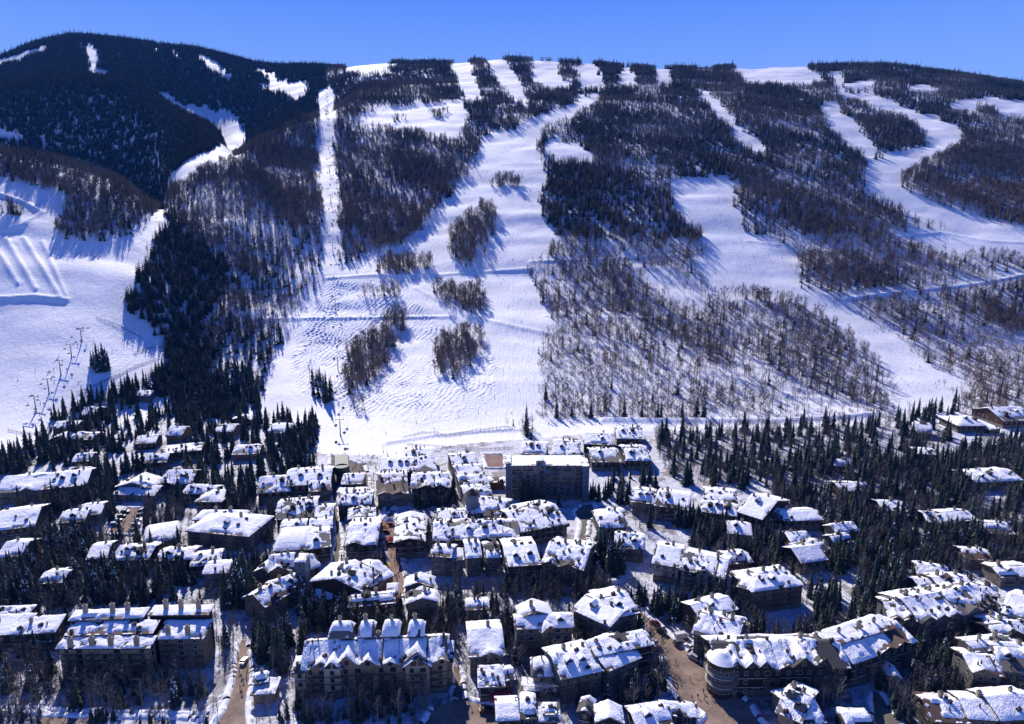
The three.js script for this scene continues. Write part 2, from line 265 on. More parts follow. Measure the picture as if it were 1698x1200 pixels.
paint(3, [[-40, 320], [0, 320], [30, 335], [38, 352], [20, 360], [-40, 365]]);
paint(3, [[830, 200], [880, 190], [878, 200], [835, 212]]); paint(2, [[765, 205], [790, 180], [870, 165], [868, 196], [820, 205], [792, 222], [768, 215]]);
paint(3, [[645, 190], [680, 186], [690, 196], [650, 200]]); paint(9, [[715, 186], [740, 184], [735, 196], [716, 197]]);
const coverAt = (x, y, z) => { let [u, v] = pix(x, y, z); if (v < 690 && (u < 515 || u > 575 || v > 450)) { u += 7 * noise(x / 23, z / 23) + 4 * noise(x / 8, z / 8); v += 4 * noise(x / 21 + 70, z / 21); } const i = Math.floor(u) + COFF, j = Math.floor(v); if (i < 0 || i >= CW || j < 0 || j >= CH) return -1; if (v < 440) { const j2 = Math.floor(v - 10.5 * F / -z); if (j2 >= 0 && COVER[j * CW + i] < 9 && COVER[j2 * CW + i] === 0) return v - j2 > 3 || COVER[j * CW + i] === 0 ? 0 : COVER[j * CW + i]; } return COVER[j * CW + i]; };

// ------------------------------------------------------------------ tree shapes
function tri(P, a, b, c) { P.push(a[0], a[1], a[2], b[0], b[1], b[2], c[0], c[1], c[2]); }
function geoOf(P) { const g = new THREE.BufferGeometry(); g.setAttribute('position', new THREE.BufferAttribute(new Float32Array(P), 3)); g.computeVertexNormals(); return g; }
// a spruce crown one unit tall: whorls of drooping boughs of uneven length
function spruceCrown(seed, layers, per, slim) {
  const r = rng(seed), P = [];
  for (let l = 0; l < layers; l++) {
    const k = l / (layers - 1), y = 0.09 + 0.86 * k, rad = slim * Math.pow(1 - k, 0.85) * (0.75 + 0.5 * r()) + 0.012, n = Math.max(3, Math.round(per * (1 - 0.55 * k)));
    for (let i = 0; i < n; i++) {
      const a = (i + r() * 0.8 + l * 0.37) / n * 6.283, L = rad * (0.6 + 0.6 * r()), d = 0.05 + 0.09 * r(), wd = L * (0.28 + 0.2 * r()) + 0.008, ca = Math.cos(a), sa = Math.sin(a), up = 0.05 * (1 - k * 0.5);
      const tip = [ca * L, y - d * (0.6 + L), sa * L], root = [0, y + up, 0], m1 = [ca * L * 0.55 - sa * wd, y - d * 0.45, sa * L * 0.55 + ca * wd], m2 = [ca * L * 0.55 + sa * wd, y - d * 0.45, sa * L * 0.55 - ca * wd];
      tri(P, root, m1, tip); tri(P, root, tip, m2);
    }
  }
  tri(P, [-0.008, 0.9, 0], [0.008, 0.9, 0], [0, 1, 0]); tri(P, [0, 0.9, -0.008], [0, 0.9, 0.008], [0, 1, 0]);
  return geoOf(P);
}
function limb(P, a, b, ra, rb, n = 3) { // a tapered stick
  const d = new THREE.Vector3(b[0] - a[0], b[1] - a[1], b[2] - a[2]).normalize(), q = Math.abs(d.y) > 0.9 ? new THREE.Vector3(1, 0, 0) : new THREE.Vector3(0, 1, 0), e = q.cross(d).normalize(), f = d.clone().cross(e);
  for (let i = 0; i < n; i++) {
    const s = i / n * 6.283, t = (i + 1) / n * 6.283, p = (o, r, w) => [o[0] + (e.x * Math.cos(w) + f.x * Math.sin(w)) * r, o[1] + (e.y * Math.cos(w) + f.y * Math.sin(w)) * r, o[2] + (e.z * Math.cos(w) + f.z * Math.sin(w)) * r];
    const A = p(a, ra, s), B = p(a, ra, t), C = p(b, rb, t), E = p(b, rb, s); tri(P, A, C, B); if (rb > 0) tri(P, A, E, C);
  }
}
// twigs of a leafless tree one unit tall; thick = twig thickness
function twigCrown(seed, n, spread, thick, base) {
  const r = rng(seed), P = [];
  for (let i = 0; i < n; i++) {
    const y0 = base + (0.92 - base) * Math.pow(r(), 0.9), k = (y0 - base) / (1 - base), a = r() * 6.283, L = spread * (0.5 + 0.7 * r()) * (1 - 0.6 * k) + 0.03, up = L * (0.9 + 0.9 * r());
    const o = [0, y0, 0], m = [Math.cos(a) * L * 0.6, y0 + up * 0.45, Math.sin(a) * L * 0.6], e = [Math.cos(a + 0.3) * L, Math.min(1, y0 + up), Math.sin(a + 0.3) * L];
    limb(P, o, m, thick * 1.4, thick, 3);
    limb(P, m, e, thick, 0, 3);
    for (let q = 0; q < 3; q++) { const w = a + (r() - 0.5) * 2.6, l = L * (0.35 + 0.4 * r()); limb(P, m, [m[0] + Math.cos(w) * l, Math.min(1.02, m[1] + l * (0.5 + r())), m[2] + Math.sin(w) * l], thick * 0.8, 0, 3); }
  }
  return geoOf(P);
}
function stickGeo(r0, r1, h, n = 5) { const P = []; limb(P, [0, -0.03, 0], [0, h, 0], r0, r1, n); return geoOf(P); }
const NEEDLE = std(0.020, 0.034, 0.026, 0.95), NEEDLE2 = std(0.028, 0.042, 0.024, 0.95), TWIG = std(0.105, 0.092, 0.082, 0.95), TWIG2 = std(0.15, 0.128, 0.11, 0.95), BARK = std(0.07, 0.05, 0.04, 0.95), PALEBARK = std(0.24, 0.21, 0.18, 0.9);
const FNEEDLE = std(1, 1, 1, 0.95), FTWIG = std(1, 1, 1, 0.95);

// ------------------------------------------------------------------ woods on the mountain
const FS = [1, 2, 3].map(s => mergeGeometries([spruceCrown(s * 31, 8, 7, 0.17), stickGeo(0.012, 0.008, 0.2, 3)]));
const FA = [1, 2, 3].map(s => mergeGeometries([twigCrown(s * 57, 11, 0.2, 0.0075, 0.34), stickGeo(0.012, 0.005, 0.92, 3)]));
const FB = mergeGeometries([twigCrown(901, 7, 0.5, 0.018, 0.05)]);
{
  const r = rng(4242), bins = new Map(), M = new THREE.Matrix4(), Q = new THREE.Quaternion(), E = new THREE.Euler(), S = new THREE.Vector3(), V = new THREE.Vector3(), C = new THREE.Color();
  const put = (key, geo, mat, x, y, z, h, w, col) => { let b = bins.get(key); if (!b) bins.set(key, b = { geo, mat, m: [], c: [] }); E.set((r() - 0.5) * 0.06, r() * 6.283, (r() - 0.5) * 0.06); M.compose(V.set(x, y - 0.25, z), Q.setFromEuler(E), S.set(h * w, h, h * w)); for (const e of M.elements) b.m.push(e); b.c.push(col[0], col[1], col[2]); };
  // [spruce per 1000 m2, aspen per 1000 m2]
  const DENS = { 1: [84, 3], 2: [27, 30], 3: [14, 50], 4: [2.0, 34], 5: [0.5, 22], 6: [14, 4], 7: [8, 70], 9: [4, 88], 10: [16, 60], 8: [10, 34] };
  const spruce = (x, y, z, reg) => { const D = -z, k = 0.75 + 0.5 * r(), b = r(); put('spruce ' + reg + (b < 0.33 ? 0 : b < 0.66 ? 1 : 2), FS[b < 0.33 ? 0 : b < 0.66 ? 1 : 2], FNEEDLE, x, y, z, (9 + 9 * r()) * (D > 1800 ? 1.1 : 1) * (D > 2150 && r() < 0.06 ? 1.55 : 1), 0.9 + 0.35 * r(), [0.013 * k, 0.025 * k, 0.021 * k]); };
  const aspen = (x, y, z, reg) => { const wm = z > -1150 && reg === 'main ' ? 1 : 0, k = (0.65 + 0.6 * r()) * (1 + 0.22 * wm), b = r(), q = noise(x / 90, z / 90) * 0.02; put('aspen ' + reg + (b < 0.33 ? 0 : b < 0.66 ? 1 : 2), FA[b < 0.33 ? 0 : b < 0.66 ? 1 : 2], FTWIG, x, y, z, 9 + 8 * r(), 0.9 + 0.4 * r(), [(0.150 + q + 0.025 * wm) * k, 0.124 * k, (0.098 - q * 0.6 - 0.012 * wm) * k]); };
  for (let D = 470; D < 3150;) {
    const cell = D < 1500 ? 9 : 11, xm = Math.min(0.9 * D, 2600);
    for (let x = -xm; x < xm; x += cell) {
      const cx = x + r() * cell, cD = D + r() * cell, y = H(cx, cD), cls = coverAt(cx, y, -cD);
      if (cls <= 0 || trackBump(cx, -cD) > 0.45) continue;
      const area = cell * cell / 1000, thin = D < 1300 ? 1 : D < 1900 ? 0.8 : 0.62, clump = clamp(1 + 1.5 * fbm(cx / 42 + 3, cD / 42, 2), 0.25, 2.2);
      const reg = cD > 1150 && cx / cD < -0.27 ? (cD > 1990 ? 'back ' : 'ridge ') : cx / cD < -0.33 ? 'left ' : cD > 1550 ? 'top ' : 'main ';
      let [ns, na] = DENS[cls]; if (cls === 1 && D > 1300) ns *= 1.25; const mixk = clamp(0.5 + 1.3 * fbm(cx / 85, cD / 85 + 40, 2), 0.05, 1.0);
      if (cls === 2 || cls === 3 || cls === 7 || cls === 8) { ns *= 2 * mixk; na *= 1.9 * (1 - 0.7 * mixk); }
      const band = clamp(0.85 + 2.6 * fbm((cx * 0.8 + cD * 0.55) / 30, (cD * 0.8 - cx * 0.55) / 95 + 5, 3), 0.02, 3), openK = cls === 4 ? band : cls === 5 ? clump : cls > 8 ? 1 : cls === 1 ? 0.75 + 0.25 * clump : clamp(0.35 + 0.65 * band, 0.12, 1.6);
      let n = ns * area * thin * openK; for (n = Math.floor(n) + (r() < n % 1 ? 1 : 0); n > 0; n--) { const a = cx + (r() - 0.5) * cell, b = cD + (r() - 0.5) * cell; spruce(a, H(a, b), -b, reg); }
      n = na * area * thin * openK; for (n = Math.floor(n) + (r() < n % 1 ? 1 : 0); n > 0; n--) { const a = cx + (r() - 0.5) * cell, b = cD + (r() - 0.5) * cell; aspen(a, H(a, b), -b, reg); }
      if (cls === 5 || (cls === 4 && r() < 0.7)) { n = (cls === 5 ? 150 : 50) * area * clump; for (n = Math.floor(n) + (r() < n % 1 ? 1 : 0); n > 0; n--) { const a = cx + (r() - 0.5) * cell, b = cD + (r() - 0.5) * cell, k = 0.7 + 0.6 * r(); put('brush', FB, FTWIG, a, H(a, b), -b, 1.3 + 1.8 * r(), 0.8 + 0.5 * r(), [0.12 * k, 0.1 * k, 0.1 * k]); } }
    }
    D += cell;
  }
  const WHERE = { 'back ': 'on the far back mountain', 'ridge ': 'on the dark left ridge', 'left ': 'round the left ski hill and ravine', 'top ': 'along the upper mountain', 'main ': 'on the lower main mountain' };
  let total = 0;
  for (const [key, b] of bins) {
    const n = b.m.length / 16, im = new THREE.InstancedMesh(b.geo, b.mat, n); im.instanceMatrix.array.set(b.m); im.instanceMatrix.needsUpdate = true; im.instanceColor = new THREE.InstancedBufferAttribute(new Float32Array(b.c), 3); total += n;
    im.castShadow = im.receiveShadow = true;
    const [kind, reg] = [key.split(' ')[0], key.split(' ')[1] + ' '];
    im.name = numbered(kind === 'brush' ? 'low_brush' : kind + '_forest');
    tag(im, kind === 'brush' ? 'low bare brush scattered over the lower right slopes' : kind === 'spruce' ? 'dark spruce forest ' + WHERE[reg] : 'bare grey aspen woods ' + WHERE[reg], 'forest', null, 'stuff'); if (kind === 'brush') im.userData.category = 'brush';
    scene.add(im);
  }
  console.log('forest instances', total, [...bins].map(([k, b]) => k + ':' + b.m.length / 16).join(' '));
}

// ------------------------------------------------------------------ buildings
const WALLS = {
  cream: std(0.302, 0.260, 0.201), pale: std(0.370, 0.352, 0.320), grey: std(0.161, 0.158, 0.155), brown: std(0.043, 0.028, 0.018), dark: std(0.024, 0.018, 0.015), red: std(0.052, 0.020, 0.013),
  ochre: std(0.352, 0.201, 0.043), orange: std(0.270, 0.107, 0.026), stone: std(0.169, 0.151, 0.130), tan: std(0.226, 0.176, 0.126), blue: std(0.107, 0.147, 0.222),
};
{ const plaster = noiseTex(128, (u, v) => 0.5 * tnoise(u, v, 9) + 0.5 * tnoise(u, v, 40)); plaster.repeat.set(0.2, 0.2);
  const stain = noiseTex(256, (u, v) => { const k = 0.80 + 0.2 * (0.5 * tnoise(u, v, 6) + 0.5 * tnoise(u, v * 0.3, 30)); return [k, k, k * 0.99]; }, true); stain.repeat.set(0.06, 0.06);
  for (const k in WALLS) { WALLS[k].bumpMap = plaster; WALLS[k].bumpScale = 0.02; WALLS[k].map = stain; } }
const WALLSET = Object.fromEntries(Object.entries(WALLS).map(([k, m]) => [k, [m, ...[[1.25, 1.15, 1.0], [0.72, 0.76, 0.8], [1.1, 0.9, 0.74]].map(t => { const c = m.clone(); c.color.setRGB(m.color.r * t[0], m.color.g * t[1], m.color.b * t[2]); return c; })]]));
const ROOFTONES = [[0.045, 0.036, 0.033], [0.10, 0.095, 0.09], [0.11, 0.065, 0.045], [0.06, 0.055, 0.05], [0.15, 0.13, 0.11]].map(c => std(...c, 0.8));
const ROOFING = std(0.045, 0.036, 0.033, 0.85), TRIM = std(0.06, 0.04, 0.03), LIGHTTRIM = std(0.42, 0.39, 0.35), RAIL = std(0.11, 0.075, 0.05), PALERAIL = std(0.40, 0.38, 0.35), CHIM = std(0.33, 0.27, 0.19), POT = std(0.08, 0.08, 0.08, 0.6);
const GLASS = new THREE.MeshStandardMaterial({ color: lin(0.018, 0.022, 0.03), roughness: 0.12, metalness: 0.0 });
const roofBump = noiseTex(256, (u, v) => 0.5 * tnoise(u, v, 12) + 0.5 * tnoise(u, v, 50)); roofBump.repeat.set(1 / 14, 1 / 14);
const ROOFSNOW = new THREE.MeshStandardMaterial({ color: lin(0.90, 0.90, 0.93), roughness: 0.75, bumpMap: roofBump, bumpScale: 0.25 });
const FOOT = [];                                              // footprints: keep trees and cars off
const box = (w, h, d, x = 0, y = 0, z = 0) => { const g = new THREE.BoxGeometry(w, h, d); g.translate(x, y, z); return g; };
const winGeo = (w, h) => { const f = 0.09, g = mergeGeometries([box(w, f, 0.14, 0, h / 2), box(w + 0.24, f, 0.26, 0, -h / 2), box(f, h, 0.14, -w / 2), box(f, h, 0.14, w / 2), box(0.06, h - f, 0.1, 0, 0, -0.01)]); return [g, box(w - f, h - f, 0.06, 0, 0, -0.015)]; };
const WIN = [winGeo(1.3, 1.5), winGeo(1.9, 1.6), winGeo(1.0, 1.3)], WINBIG = winGeo(2.6, 2.1);
const balGeo = new Map();
function balcony(w) { const k = w.toFixed(1); if (!balGeo.has(k)) { const s = [box(w, 0.22, 1.4, 0, 0, 0.7)], q = [box(w, 0.09, 0.09, 0, 1.1, 1.34), box(w, 0.07, 0.06, 0, 0.3, 1.34)]; const n = Math.round(w / 0.55); for (let i = 0; i <= n; i++) q.push(box(0.08, 1, 0.06, -w / 2 + 0.05 + (w - 0.1) * i / n, 0.6, 1.34)); balGeo.set(k, [mergeGeometries(s), mergeGeometries(q)]); } return balGeo.get(k); }
const chimGeo = [[1.3, 2.2], [1.0, 1.7], [1.5, 3.4]].map(([w, h]) => [mergeGeometries([box(w, h + 2, w * 0.8, 0, h / 2 - 1), box(w + 0.25, 0.25, w * 0.8 + 0.25, 0, h + 0.1)]), mergeGeometries([new THREE.CylinderGeometry(0.2, 0.24, 0.7, 8).translate(-0.25, h + 0.5, 0), new THREE.CylinderGeometry(0.2, 0.24, 0.6, 8).translate(0.3, h + 0.45, 0)])]);
const DORMER = (() => { const w = 2.4, P = []; const L = -2.6, f = 0.5; const v = [[-w / 2 - 0.3, 1.25, f], [0, 2.4, f], [w / 2 + 0.3, 1.25, f], [-w / 2 - 0.3, 1.25, L], [0, 2.4, L], [w / 2 + 0.3, 1.25, L]]; const up = v.map(q => [q[0] * 1.04, q[1] + 0.38, q[2]]); for (const [a, b, c, d] of [[0, 1, 4, 3], [1, 2, 5, 4]]) { tri(P, up[a], up[b], up[c]); tri(P, up[a], up[c], up[d]); } for (const [a, b] of [[0, 1], [1, 2], [2, 5], [3, 0]]) { tri(P, v[a], v[b], up[b]); tri(P, v[a], up[b], up[a]); } const B = []; tri(B, [-w / 2, 1.2, 0], [w / 2, 1.2, 0], [0, 2.25, 0]); const bx2 = box(w, 2.6, 2.6, 0, 0, -1.3).toNonIndexed(); bx2.deleteAttribute('uv'); return [mergeGeometries([bx2, geoOf(B)]), geoOf(P), box(1.3, 1.1, 0.08, 0, 0.75, 0.02)]; })();
const VENTS = [mergeGeometries([box(0.9, 1.9, 0.8, 0, 0.4, 0), box(1.1, 0.12, 1.0, 0, 1.4, 0)]), new THREE.CylinderGeometry(0.25, 0.28, 2.0, 8).translate(0, 0.5, 0), mergeGeometries([box(1.7, 1.3, 1.0, 0, 0.35, 0), box(0.5, 0.5, 0.5, 0.3, 1.2, 0)])];
let volSeed = 10;
function volume(root, V) {
  const { a, b, top, h, r: kind = 'gx', p = 0.32, cg = [], wall = 'brown', st, bal = 1, ch = 1, sp = 1, ov = 0.9, snow = 0.55, tallch = 0, win = 1, slots = 0, rail = 'dark', band = 1, d: dGiven, drop = 0 } = V;
  const rr = rng(++volSeed * 7919), y0 = root.userData.y0;
  const A = onPlane(a[0], a[1], y0 + h), B = onPlane(b[0], b[1], y0 + h), W = A.distanceTo(B), ex = B.clone().sub(A).divideScalar(W), ez = new THREE.Vector3(-ex.z, 0, ex.x), M = A.clone().add(B).multiplyScalar(0.5);
  if (ez.z < 0) ez.negate();
  const dist = Math.hypot(M.x, M.y - CAMY, M.z), depth = -M.z * cP + (CAMY - M.y) * sP, scale = F / depth, be = Math.asin((CAMY - M.y) / dist), sb = Math.sin(be), cb = Math.cos(be), vp = (a[1] + b[1]) / 2 - top;
  let Dp = dGiven ?? (kind === 'gz' ? (vp / scale - p * W / 2 * cb) / sb : kind === 'flat' ? vp / scale / sb : kind === 'shed' ? vp / scale / (p * cb + sb) : 2 * vp / scale / (p * cb + sb));
  Dp = clamp(Dp, 6, 42);
  const C = M.clone().addScaledVector(ez, -Dp / 2), th = Math.atan2(-ex.z, ex.x), off = new THREE.Vector3(C.x, y0, C.z).sub(root.position);
  FOOT.push({ x: C.x, z: C.z, ex, ez, w: W / 2, d: Dp / 2 });
  const cross = cg.map(([f, w, q, len]) => ({ x: f * W / 2, hw: w / 2, q, len: len ?? Dp / 2 }));
  const rise = kind === 'gz' ? p * W / 2 : kind === 'flat' ? 0 : kind === 'shed' ? p * Dp : p * Dp / 2;
  const RY = (x, z) => {
    let y;
    if (kind === 'gx') y = rise * (1 - Math.abs(z) / (Dp / 2)); else if (kind === 'gz') y = rise * (1 - Math.abs(x) / (W / 2)); else if (kind === 'flat') y = 0; else if (kind === 'shed') y = rise * (0.5 - z / Dp);
    else if (kind === 'hip') y = p * Math.min(Dp / 2 - Math.abs(z), W / 2 - Math.abs(x), Dp / 2); else if (kind === 'dome') y = rise * (1 - (z / (Dp / 2)) ** 2) * Math.min(1, 1.25 - (x / (W / 2)) ** 4); else y = rise * (1 - Math.abs(z) / (Dp / 2));
    for (const c of cross) if (z > Dp / 2 - c.len - 0.01) { const q = c.q * (c.hw - Math.abs(x - c.x)); if (q > 0) y = Math.max(y, q + 0.02); }
    return h + Math.max(0, y);
  };
  const place = (m, x, y, z, turn = 0) => { m.position.set(off.x + ex.x * x + ez.x * z, off.y + y, off.z + ex.z * x + ez.z * z); m.rotation.y = th + turn; return m; };
  const near = scale > 2.75, ws = WALLSET[wall][wall === 'blue' ? 0 * rr() : Math.floor(rr() * 4)], roofM = ROOFTONES[Math.floor(rr() * 5)], style = sp < 0.3 ? 0 : rr();
  // roof slab and the snow on it
  const cell = scale > 3 ? 0.8 : scale > 2.2 ? 1.1 : 1.5;
  const lineSet = (L, extra) => { const n = Math.ceil(L / cell), s = []; for (let i = 0; i <= n; i++) s.push(-L / 2 + L * i / n); for (const e of extra) if (Math.abs(e) < L / 2 - 0.05) { let bi = 1; for (let i = 1; i < s.length - 1; i++) if (Math.abs(s[i] - e) < Math.abs(s[bi] - e)) bi = i; s[bi] = e; } return s; };
  const xs = lineSet(W, [0, ...cross.flatMap(c => [c.x - c.hw, c.x, c.x + c.hw])]), zs = lineSet(Dp, [0]), nx = xs.length, nz = zs.length;
  const grid = (fy, keep, uvs = 1) => {
    const P = new Float32Array(nx * nz * 3), U = new Float32Array(nx * nz * 2), I = [];
    for (let j = 0; j < nz; j++) for (let i = 0; i < nx; i++) { const k = j * nx + i; P[k * 3] = xs[i]; P[k * 3 + 1] = fy(i, j); P[k * 3 + 2] = zs[j]; U[k * 2] = xs[i] * uvs; U[k * 2 + 1] = zs[j] * uvs; }
    for (let j = 0; j < nz - 1; j++) for (let i = 0; i < nx - 1; i++) { const q = j * nx + i; if (!keep || keep(i, j)) { if ((i + j) & 1) I.push(q, q + nx, q + 1, q + 1, q + nx, q + nx + 1); else I.push(q, q + nx, q + nx + 1, q, q + nx + 1, q + 1); } }
    const g = new THREE.BufferGeometry(); g.setAttribute('position', new THREE.BufferAttribute(P, 3)); g.setAttribute('uv', new THREE.BufferAttribute(U, 2)); g.setIndex(I); return g;
  };
  const base = grid((i, j) => RY(xs[i], zs[j])), rim = [];
  const ring = []; for (let i = 0; i < nx; i++) ring.push([xs[i], zs[nz - 1]]); for (let j = nz - 2; j >= 0; j--) ring.push([xs[nx - 1], zs[j]]); for (let i = nx - 2; i >= 0; i--) ring.push([xs[i], zs[0]]); for (let j = 1; j < nz; j++) ring.push([xs[0], zs[j]]);
  for (let i = 0; i < ring.length - 1; i++) { const [x1, z1] = ring[i], [x2, z2] = ring[i + 1], ya = RY(x1, z1), yb = RY(x2, z2); tri(rim, [x1, ya, z1], [x1, ya - 0.45, z1], [x2, yb, z2]); tri(rim, [x2, yb, z2], [x1, ya - 0.45, z1], [x2, yb - 0.45, z2]); }
  const under = grid((i, j) => RY(xs[i], zs[j]) - 0.44); { const ix = under.index.array; for (let q = 0; q < ix.length; q += 3) { const s = ix[q]; ix[q] = ix[q + 1]; ix[q + 1] = s; } }
  const rimG = geoOf(rim); base.computeVertexNormals(); under.computeVertexNormals(); const deu = g => { const n = g.index ? g.toNonIndexed() : g; n.deleteAttribute('uv'); return n; };
  place(part('roof', mergeGeometries([deu(base), deu(under), rimG]), roofM, root), 0, 0, 0);
  const ns1 = rr() * 900, ridgeBare = rr() < 0.5;
  const SL = []; for (let q = 0; q < slots; q++) SL.push([(-0.2 + 0.4 * q / Math.max(1, slots - 1)) * W + (rr() - 0.5) * 2, -0.1 * Dp, 0.34 * Dp]);
  const T = new Float32Array(nx * nz), vs = 0.9 * rr();
  for (let j = 0; j < nz; j++) for (let i = 0; i < nx; i++) {
    const x = xs[i], z = zs[j], e = Math.min(W / 2 - Math.abs(x), Dp / 2 - Math.abs(z));
    let t = snow * (0.5 + vs) * (0.85 + 0.5 * noise(x / 5 + ns1, z / 5) + 0.3 * noise(x / 1.7, z / 1.7 + ns1));
    if (style > 0.25 && fbm(x / (style > 0.75 ? 11 : 6) + ns1, z / (style > 0.75 ? 6 : 4) + 31, 3) > (style > 0.75 ? 0.24 : 0.34 - 0.05 * sp)) t = -0.03;
    if (style > 0.45 && style < 0.62 && kind !== 'gz' && z > Dp * (0.3 + 0.12 * noise(x / 6 + ns1, 4))) t = -0.04;                                 // melted patch
    if (rr() < 0.03 * sp * (style < 0.25 ? 0.2 : 1)) t = -0.09;                                                              // round a vent
    if (ridgeBare && sp > 0.3 && kind === 'gx' && Math.abs(z) < 0.7 && noise(x / 3, ns1) > -0.1) t = -0.05;
    for (const c of cross) if (sp > 0.3 && z > Dp / 2 - c.len && Math.abs(Math.abs(x - c.x) - c.hw) < 0.5 && noise(z / 2, c.x) > -0.2) t = -0.05;
    for (const [sx, z0, z1] of SL) if (Math.abs(x - sx - 0.4 * (z - z0)) < 0.65 && z > z0 && z < z1) t = -0.05;
    if (e < 0.05) t = rr() < 0.75 ? -0.02 : 0.18; else if (z > Dp / 2 - 2.2 && fbm(x / 5 + ns1, 9, 2) > 0.12) t = -0.04; else if (W / 2 - Math.abs(x) < 1.4 && noise(z / 4 + ns1, 3) > 0.35) t = -0.04; else t = Math.max(t, t < 0 ? t : 0.22);
    T[j * nx + i] = t;
  }
  const sg = grid((i, j) => RY(xs[i], zs[j]) + T[j * nx + i], (i, j) => { const q = j * nx + i; return Math.max(T[q], T[q + 1], T[q + nx], T[q + nx + 1]) > 0; }); sg.computeVertexNormals();
  place(part('roof_snow', sg, ROOFSNOW, root), 0, 0, 0);
  // walls follow the roof line all round
  const wx = W / 2 - ov, wz = Dp / 2 - ov, WP = [], WU = [];
  const side = (x1, z1, x2, z2) => {
    const L = Math.hypot(x2 - x1, z2 - z1), n = Math.max(2, Math.ceil(L / 1.2)), ks = []; for (let i = 0; i <= n; i++) ks.push(i / n);
    if (z1 === z2) for (const e of [0, ...cross.flatMap(c => [c.x - c.hw, c.x, c.x + c.hw])]) { const k = (e - x1) / (x2 - x1); if (k > 0.01 && k < 0.99) ks.push(k); } else ks.push(0.5);
    ks.sort((m, o) => m - o);
    for (let i = 0; i < ks.length - 1; i++) {
      const pa = [lerp(x1, x2, ks[i]), lerp(z1, z2, ks[i])], pb = [lerp(x1, x2, ks[i + 1]), lerp(z1, z2, ks[i + 1])], ya = RY(...pa) - 0.2, yb = RY(...pb) - 0.2, u1 = ks[i] * L, u2 = ks[i + 1] * L;
      tri(WP, [pa[0], -3, pa[1]], [pb[0], -3, pb[1]], [pb[0], yb, pb[1]]); tri(WP, [pa[0], -3, pa[1]], [pb[0], yb, pb[1]], [pa[0], ya, pa[1]]);
      WU.push(u1, -3, u2, -3, u2, yb, u1, -3, u2, yb, u1, ya);
    }
  };
  side(-wx, wz, wx, wz); side(wx, wz, wx, -wz); side(wx, -wz, -wx, -wz); side(-wx, -wz, -wx, wz);
  const wg = geoOf(WP); wg.setAttribute('uv', new THREE.BufferAttribute(new Float32Array(WU), 2));
  place(part('wall', wg, ws, root), 0, 0, 0);
  const storeys = st ?? Math.max(1, Math.round((h - 0.8) / 3.1)), sh = (h - 0.5) / storeys;
  if (band && h > 5) place(part('plinth', mergeGeometries([box(2 * wx + 0.16, 4.2, 0.16, 0, 0, wz + 0.03), box(0.16, 4.2, 2 * wz, wx + 0.03), box(0.16, 4.2, 2 * wz, -wx - 0.03)]), WALLS.stone, root), 0, 0.4, 0);
  if (near && band) { const bs = []; for (let s = 1; s < storeys; s++) bs.push(box(2 * wx + 0.1, 0.28, 0.14, 0, s * sh + 0.1, wz + 0.02)); if (bs.length) place(part('timber_band', mergeGeometries(bs), wall === 'brown' || wall === 'dark' || wall === 'red' ? LIGHTTRIM : TRIM, root), 0, 0, 0); }
  // windows and balconies
  const pf = [], pg = [], addWin = (kindW, x, y, z, turn) => {
    const [f, g] = kindW;
    if (near) { const m = place(part('window', f, wall === 'cream' || wall === 'pale' || wall === 'ochre' || wall === 'orange' ? TRIM : LIGHTTRIM, root), x, y, z, turn); part('pane', g, GLASS, m); }
    else { const rot = new THREE.Matrix4().makeRotationY(turn).setPosition(x, y, z); pf.push(f.clone().applyMatrix4(rot)); pg.push(g.clone().applyMatrix4(rot)); }
  };
  if (win) {
    const pitchX = 3.1 + rr() * 0.9, nW = Math.max(1, Math.floor((2 * wx - 1) / pitchX));
    for (let s = 0; s < storeys; s++) {
      const y = s * sh + 0.55 * sh + 0.2;
      for (let i = 0; i < nW; i++) { if (rr() < 0.06) continue; const x = (i + 0.5 - nW / 2) * (2 * wx - 0.6) / nW; addWin((s === 0 && rr() < 0.4) || storeys > 6 ? WINBIG : WIN[(i % 3 === 1) ? 1 : 0], x, y, wz + 0.04, 0); }
      const nZ = Math.max(1, Math.floor((2 * wz - 2) / 4.2));
      if (C.x > 20 || C.x < -20) { const sg2 = C.x > 0 ? -1 : 1; for (let i = 0; i < nZ; i++) { if (rr() < 0.15) continue; addWin(WIN[0], sg2 * (wx + 0.04), y, (i + 0.5 - nZ / 2) * (2 * wz - 1) / nZ, sg2 * Math.PI / 2); } }
    }
    if (kind === 'gz' && rise > 2.6) { addWin(WIN[1], -1.3, h + rise * 0.3, wz + 0.04, 0); addWin(WIN[1], 1.3, h + rise * 0.3, wz + 0.04, 0); }
    for (const c of cross) if (c.q * c.hw > 2.2) addWin(WIN[0], c.x, h + c.q * c.hw * 0.35, wz + 0.04, 0);
  }
  if (pf.length) { const w = part('window', mergeGeometries(pf), LIGHTTRIM, root); w.userData.kind = 'stuff'; place(w, 0, 0, 0); part('pane', mergeGeometries(pg), GLASS, w).userData.kind = 'stuff'; }
  if (bal && storeys > 1 && W > 10) {
    const seg = near ? 4.8 : 7, n = Math.max(1, Math.floor((2 * wx - 1) / (seg + 2.2)));
    for (let s = 1; s < storeys; s++) for (let i = 0; i < n; i++) { if (rr() < 0.12) continue; const [f, q] = balcony(seg), m = place(part('balcony', f, rail === 'pale' ? PALERAIL : WALLS.tan, root), (i + 0.5 - n / 2) * (2 * wx) / n, s * sh, wz + 0.02); part('railing', q, rail === 'pale' ? PALERAIL : RAIL, m); }
  }
